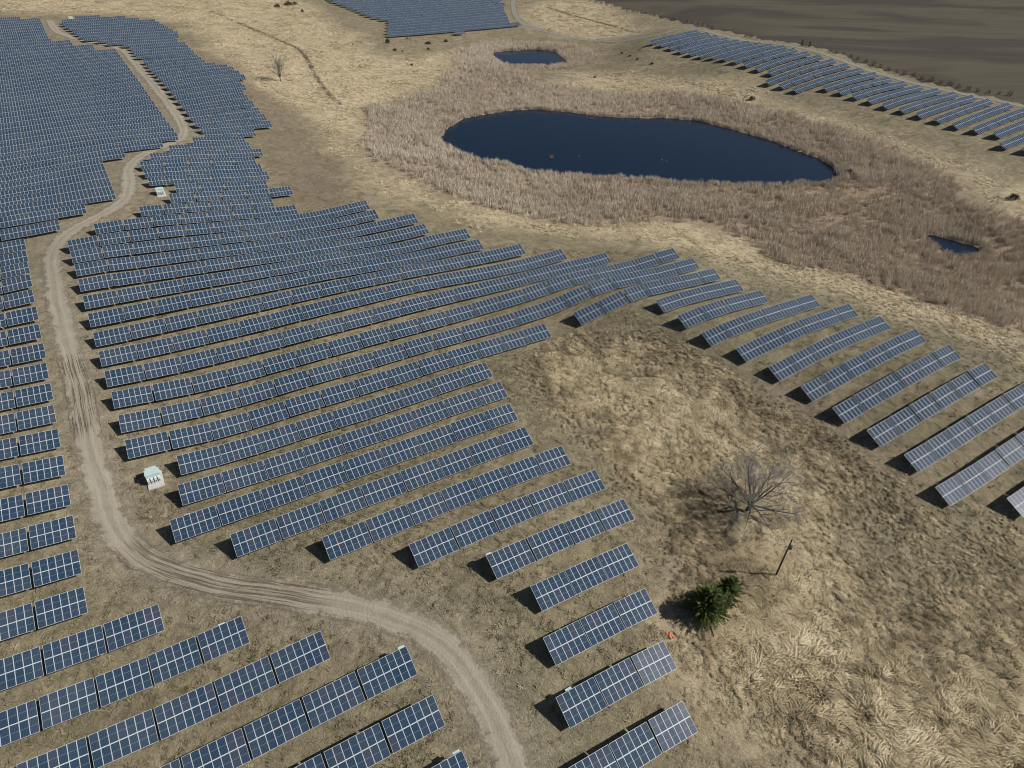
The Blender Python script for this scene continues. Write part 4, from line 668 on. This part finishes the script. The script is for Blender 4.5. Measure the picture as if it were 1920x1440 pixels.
# reeds
q = cull(sample(smooth_closed(reeds, 2), 1.0, wb=.8, seed=70))
md_ = np.full(len(q), -1e9)
for p in POND: md_ = np.maximum(md_, sdist(p, q))
q = q[md_ < -.2]; md_ = md_[md_ < -.2]
fade_ = np.clip(sdist(smooth_closed(reeds, 2), q) / 9 + .3, .12, 1); kf = (rng.random(len(q)) < fade_) | (md_ > -6); q, md_ = q[kf], md_[kf]
pt_ = vnoise(q, 5, 51) * .5 + vnoise(q, 16, 52) * .5
keep = rng.random(len(q)) < np.where(md_ > -4, 1.0, np.clip(.35 + 1.5 * (pt_ - .3), .25, 1)); q, pt_, md_ = q[keep], pt_[keep], md_[keep]
tn_ = np.clip(.42 + (pt_ - .5) * .5 + (vnoise(q, 40, 53) - .5) * .3 + rng.normal(0, .12, len(q)), 0, 1)
scatter("reeds", np.c_[q, height(q) - .05], rng.random(len(q)) * 6.28, .7 + .5 * vnoise(q, 9, 54) + rng.random(len(q)) * .25, tn_, T_reed, "pinkish tan dry reeds standing round the ponds", rng.normal(0, .10, (len(q), 2)))
print("scatter", n_tall, n_straw, n_short, len(q))

# ------------------------------------------------------------------ trees
M_bark = plain("grey_bark", (.105, .092, .075), .9, 0, .3, 2)
M_twig = plain("grey_twigs", (.30, .28, .25), .9, 0, .2, 1)
def bare_tree(name, loc, H, spread, seed, label, cat, limbs=9, lean=(.12, .05), levels=4, twig=.022):
    R = random.Random(seed); tr = MB(); tw = MB()
    root = empty(name, loc); tag(root, label, cat)
    def branch(p, d, L, r, lev):
        n = 5; pts = [p]; rad = [r]; q = Vector(p); dd = Vector(d)
        for i in range(n):
            dd = (dd + Vector((R.gauss(0, .10), R.gauss(0, .10), R.gauss(.03, .07)))).normalized(); q = q + dd * L / n
            pts.append(q.copy()); rad.append(max(r * (1 - .62 * (i + 1) / n), twig * .5))
        (tr if lev < 2 else tw).tube(pts, rad, 6 if lev < 2 else 3)
        if lev >= levels: return
        k = (6, 5, 5, 5)[min(lev, 3)]
        for j in range(k):
            u = .28 + .72 * (j + R.random()) / k; i = min(int(u * n), n - 1); b0 = pts[i].lerp(pts[i + 1], u * n - i)
            a = R.uniform(0, 6.283); sd = dd.orthogonal().normalized(); sd.rotate(Matrix.Rotation(a, 3, dd)); sp_ = R.uniform(.45, .85)
            nd = (dd * (1 - sp_ * .4) + sd * sp_ + Vector((0, 0, .12))).normalized()
            branch(b0, nd, L * R.uniform(.42, .62), max(rad[i] * .50, twig * .5), lev + 1)
    p0 = Vector((0, 0, -.3)); h0 = H * .17; top = Vector((lean[0] * h0 * 2, lean[1] * h0 * 2, h0))
    tr.tube([p0, top * .5, top], [H * .030, H * .024, H * .022], 8)
    for k in range(limbs):
        a = 6.283 * (k + R.random() * .6) / limbs; el = R.uniform(.55, 1.15) if k % 3 else R.uniform(1.15, 1.45)
        d = Vector((math.cos(a) * math.cos(el) * spread, math.sin(a) * math.cos(el) * spread, math.sin(el))).normalized()
        branch(top * R.uniform(.8, 1), d, H * R.uniform(.58, .72) * (.8 if el < .7 else 1), H * .0165, 0)
    tr.build("trunk", M_bark, root, True); tw.build("crown", M_twig, root)
    return root
x, y = pts_w['tree']; bare_tree("bare_tree", (x, y, hz(x, y)), 12.2, 2.7, 4, "large leafless grey tree with a wide spreading crown in the meadow", "tree", 11)
x, y = pts_w['fartree']; bare_tree("bare_tree", (x, y, hz(x, y)), 10.0, .75, 9, "small distant leafless tree standing alone on the straw hillside", "tree", 7, (0, 0), 3, .035)
def needle_mat(name, a, b_):
    m, t, b = new_mat(name); N = NT(t); f = N.ramp(N.noise(N.pos(), 1.6, 4, .6), .35, .65)
    N.put(b.inputs["Base Color"], N.mix(f, a, b_)); b.inputs["Roughness"].default_value = .8; b.inputs["Specular IOR Level"].default_value = .25; return m
M_ndl = needle_mat("conifer_needles", (.055, .085, .022), (.190, .225, .065))
def conifer(name, loc, H, Rm, seed, label, nb=260):
    R = random.Random(seed); root = empty(name, loc); tag(root, label, "tree")
    tk = MB(); tk.tube([(0, 0, -.3), (0, 0, H * .5), (0, 0, H * .95)], [H * .025, H * .016, .02], 6); tk.build("trunk", M_bark, root)
    v, f = [], []
    for k in range(nb):
        u = (k + R.random()) / nb; z = H * (.04 + .93 * u ** .9); prof = Rm * (1 - (z / H)) ** .6 * (.75 if z < H * .08 else 1) * (1 + .25 * math.sin(k * 1.7))
        L = max(prof * R.uniform(.75, 1.12), .25); a = R.uniform(0, 6.283); up = R.uniform(.05, .6)
        d = Vector((math.cos(a), math.sin(a), up)).normalized(); s = Vector((-math.sin(a), math.cos(a), 0)); o = Vector((0, 0, z))
        ns = max(5, int(L * 9))
        for i in range(ns):
            q = o + d * L * (.2 + .8 * (i + R.random()) / ns) + Vector((0, 0, -.06 * L * (i / ns) ** 2))
            for sg in (-1, 1, 0):
                l = R.uniform(.22, .42) * (1 - .35 * i / ns); w_ = .05
                dd = (d * .75 + s * sg * R.uniform(.5, .9) + Vector((0, 0, R.uniform(-.1, .5)))).normalized(); c_ = dd.cross(Vector((R.gauss(0, 1), R.gauss(0, 1), 1))).normalized() * w_
                n = len(v); v += [tuple(q - c_ * .6), tuple(q + c_ * .6), tuple(q + dd * l * .6 + c_), tuple(q + dd * l), tuple(q + dd * l * .6 - c_)]; f.append((n, n + 1, n + 2, n + 3, n + 4))
    me = bpy.data.meshes.new("crown"); me.from_pydata(v, [], f); me.materials.append(M_ndl); link(bpy.data.objects.new("crown", me), root); return root
x, y = pts_w['conifer1']; conifer("conifer_tree", (x, y, hz(x, y)), 6.9, 3.8, 3, "larger bushy green conifer, lower one of the two by the pole", 460)
x, y = pts_w['conifer2']; conifer("conifer_tree", (x, y, hz(x, y)), 6.2, 2.6, 8, "smaller green conifer just behind the larger one, on the pole side", 320)

# shrubs and saplings: one leafy mesh of each kind, copied
def shrub_mesh(name, mat, n, flat, seed):
    R = random.Random(seed); v, f = [], []
    for _ in range(n):
        a = R.uniform(0, 6.283); e = math.asin(R.random()); r = R.uniform(.55, 1.0) * (1 + .2 * math.sin(3 * a + seed))
        p = Vector((math.cos(a) * math.cos(e) * r, math.sin(a) * math.cos(e) * r, .08 + math.sin(e) * r * flat))
        d = Vector((R.gauss(0, 1), R.gauss(0, 1), R.gauss(0, 1))).normalized(); c_ = d.cross(Vector((R.gauss(0, 1), R.gauss(0, 1), R.gauss(0, 1)))).normalized()
        l, w_ = R.uniform(.12, .26), R.uniform(.06, .12); n0 = len(v)
        v += [tuple(p - c_ * w_), tuple(p + d * l * .5 + c_ * w_ * .3 - c_ * w_), tuple(p + d * l), tuple(p + c_ * w_)]; f.append((n0, n0 + 1, n0 + 2, n0 + 3))
    me = bpy.data.meshes.new(name); me.from_pydata(v, [], f); me.materials.append(mat); return me
M_sh = needle_mat("shrub_twigs", (.045, .032, .020), (.095, .065, .038)); M_sap = needle_mat("sapling_leaves", (.040, .045, .022), (.085, .080, .040))
SH = [shrub_mesh("shrub", M_sh, 420, 1.1, k) for k in range(3)]; SP = [shrub_mesh("sapling", M_sap, 150, 1.7, k + 5) for k in range(3)]
BL = bush_labels
for i, (x, y, sz, hh) in enumerate(bush):
    o = link(bpy.data.objects.new("shrub", SH[i % 3])); o.location = (x, y, hz(x, y)); o.scale = (sz * 1.5, sz * 1.5, hh * 1.7); o.rotation_euler[2] = i
    tag(o, BL[i], "shrub", "scattered dark shrubs")
for i, (x, y) in enumerate(sap):
    o = link(bpy.data.objects.new("sapling", SP[i % 3])); o.location = (x, y, hz(x, y)); s_ = random.uniform(1.0, 1.6); o.scale = (s_, s_, s_); o.rotation_euler[2] = i
    tag(o, "small drab sapling in the long planted line beside the plowed field", "sapling", "saplings planted along the plowed field")
for i, (x, y) in enumerate(cedar):
    conifer("evergreen_shrub", (x, y, hz(x, y)), 3.6 - .4 * i, 1.25 - .2 * i, 20 + i, ("taller dark green evergreen shrub on the edge of the plowed field", "slimmer evergreen shrub right beside the taller one, plowed field edge")[i], 60)

# ------------------------------------------------------------------ utility pole
M_wood = plain("weathered_pole_wood", (.075, .060, .048), .9, 0, .3, 3); M_can = plain("transformer_grey", (.11, .115, .12), .5, .2, .1)
x, y = pts_w['pole']; zc = hz(x, y); pr = empty("utility_pole", (x, y, zc)); tag(pr, "dark wooden utility pole with a transformer can, standing in the meadow", "utility pole")
b = MB(); b.tube([(0, 0, -.5), (0, 0, 5), (.03, 0, 9.6)], [.17, .15, .12], 10); b.build("pole", M_wood, pr, True)
b = MB(); b.tube([(.42, .05, 7.1), (.42, .05, 7.18), (.42, .05, 7.95), (.42, .05, 8.02), (.42, .05, 8.1)], [.2, .27, .27, .24, .1], 12)
for a in (-.1, .1): b.tube([(.42 + a, .05, 8.05), (.42 + a, .05, 8.32)], [.04, .025], 6)
tc = b.build("transformer_can", M_can, pr)
b = MB(); b.box((.2, .02, 7.85), (.4, .08, .06)); b.box((.2, .02, 7.3), (.4, .08, .06)); b.box((-.25, 0, 7.75), (.5, .07, .07)); b.tube([(-.42, 0, 7.78), (-.42, 0, 8.05)], [.05, .03], 6); b.build("bracket", M_can, pr)

# ------------------------------------------------------------------ equipment stations
M_conc = plain("pale_concrete", (.46, .45, .40), .85, 0, .1, 1.5); M_cab = plain("mint_white_cabinet_paint", (.47, .58, .56), .45, 0, .04, .8); M_wht = plain("white_inverter_paint", (.68, .71, .71), .4, 0, .03)
M_dk = plain("dark_vents", (.03, .035, .04), .6)
def station_meshes():
    d = {}
    b = MB(); b.box((0, 0, .12), (3.3, 5.4, .5)); d['concrete_pad'] = (b, M_conc)
    b = MB(); b.box((-.1, .55, 1.42), (2.9, 1.9, 2.1)); b.box((-.1, .55, 2.51), (3.05, 2.05, .08)); b.box((1.42, .55, 1.4), (.12, 1.3, 1.5)); d['cabinet'] = (b, M_cab)
    b = MB(); b.box((-.25, 2.05, 1.3), (2.2, 1.0, 1.85)); b.box((-.25, 2.05, 2.26), (2.3, 1.06, .07)); b.box((.95, 1.95, 1.0), (.25, .7, 1.1)); d['transformer_box'] = (b, M_cab)
    return d
SD = {k: v[0].mesh(k, v[1]) for k, v in station_meshes().items()}
b = MB(); b.box((0, 0, 1.15), (.46, .55, 1.1)); b.box((0, -.06, 1.73), (.5, .62, .06)); ME_INV = b.mesh("inverter_unit", M_wht)
b = MB(); b.box((0, -.29, .95), (.22, .03, .3)); b.box((0, .1, .5), (.3, .3, .3)); ME_VENT = b.mesh("vent", M_dk)
SL = {'st1': "pale mint equipment station on a concrete pad beside the dirt track bend, nearest one", 'st2': "pale mint equipment station tucked between solar rows by the upper track bend",
      'st3': "white station roof showing among the upper solar rows", 'st4': "far white station at the top end of the dirt track"}
for k in ('st1', 'st2', 'st3', 'st4'):
    x, y = pts_w[k]; r = empty("equipment_station", (x, y, hz(x, y)), YAW); r.scale = (.82, .82, .82); tag(r, SL[k], "equipment station", "equipment stations beside the track")
    for nm, me_ in SD.items(): link(bpy.data.objects.new(nm, me_), r)
    for i in range(4):
        o = bpy.data.objects.new("inverter_unit", ME_INV); o.location = (-1.2 + i * .74, -.78, 0); link(o, r)
        if k in ('st1', 'st2'): o2 = bpy.data.objects.new("vent", ME_VENT); link(o2, o)

# string inverters on posts behind some tables
b = MB(); b.box((0, 0, 1.9), (.85, .28, .62)); b.box((0, 0, 2.23), (.95, .36, .05)); ME_BOX = b.mesh("box", M_cab)
b = MB(); b.box((-.38, 0, .8), (.06, .06, 1.9)); b.box((.38, 0, .8), (.06, .06, 1.9)); ME_ST = b.mesh("stand", M_steel)
for i, ((s, tt), lab) in enumerate(zip(inv, inv_labels)):
    x, y = wxy(s, tt - .28); r = empty("combiner_box", (x, y, hz(x, y)), YAW); tag(r, lab, "combiner box", "white combiner boxes behind solar tables")
    link(bpy.data.objects.new("box", ME_BOX), r); link(bpy.data.objects.new("stand", ME_ST), r)

# ------------------------------------------------------------------ small things
M_tus = plain("dry_tussock", (.30, .25, .16), .9, 0, .2)
M_or = plain("orange_plastic", (.62, .085, .035), .6, 0, .15)
x, y = pts_w['scrap']; R = random.Random(3); b = MB(); nx_, ny_ = 9, 5
g_ = [[Vector(((i - 4) * .17, (j - 2) * .13 + .07 * math.sin(i), .05 + .09 * R.random() + .07 * math.sin(i * 1.3 + j))) for j in range(ny_)] for i in range(nx_)]
for i in range(nx_ - 1):
    for j in range(ny_ - 1): b.quad(g_[i][j], g_[i + 1][j], g_[i + 1][j + 1], g_[i][j + 1])
o = b.build("plastic_scrap", M_or); o.location = (x, y, hz(x, y) + .1); o.rotation_euler[2] = -.95
sm_ = o.modifiers.new("thick", 'SOLIDIFY'); sm_.thickness = .02
tag(o, "bright orange crumpled plastic scrap lying on the grass near the conifers", "plastic scrap")
for i, (x, y) in enumerate(tuss):
    v = []; bl = upright_tuft(46 if i == 0 else 26, 1.15 if i == 0 else .8, 1.0 if i == 0 else .7, .22, .10); me = blade_mesh("reed_tussock", bl, M_tus)
    o = link(bpy.data.objects.new("reed_tussock", me)); o.location = (x, y, PZ - .05)
    tag(o, ("pale reed tussock standing alone in the open water of the large pond", "small tan tussock off the far shore of the large pond, leftmost of them", "tussock off the far shore of the large pond, second from the left",
            "tussock off the far shore of the large pond, third from the left", "tussock off the far shore of the large pond, rightmost of them")[i], "tussock", "reed tussocks in the large pond")
M_bird = plain("white_feathers", (.8, .8, .78), .7, 0, .03)
for i, (x, y) in enumerate(bird):
    b = MB(); b.tube([(-.42, 0, .10), (-.30, 0, .13), (0, 0, .14), (.26, 0, .16), (.36, 0, .2), (.40, 0, .42), (.44, 0, .50), (.52, 0, .50), (.60, 0, .48)], [.02, .10, .17, .13, .07, .05, .06, .05, .015], 8)
    o = b.build("water_bird", M_bird, None, True); o.location = (x, y, PZ); o.rotation_euler[2] = .6 * i; o.scale = (.6, .6, .6)
    tag(o, ("white water bird floating near the lone tussock on the large pond", "white water bird in the middle of the pond, left of a pair", "white water bird in the middle of the pond, right of a pair")[i], "bird", "white birds on the large pond")
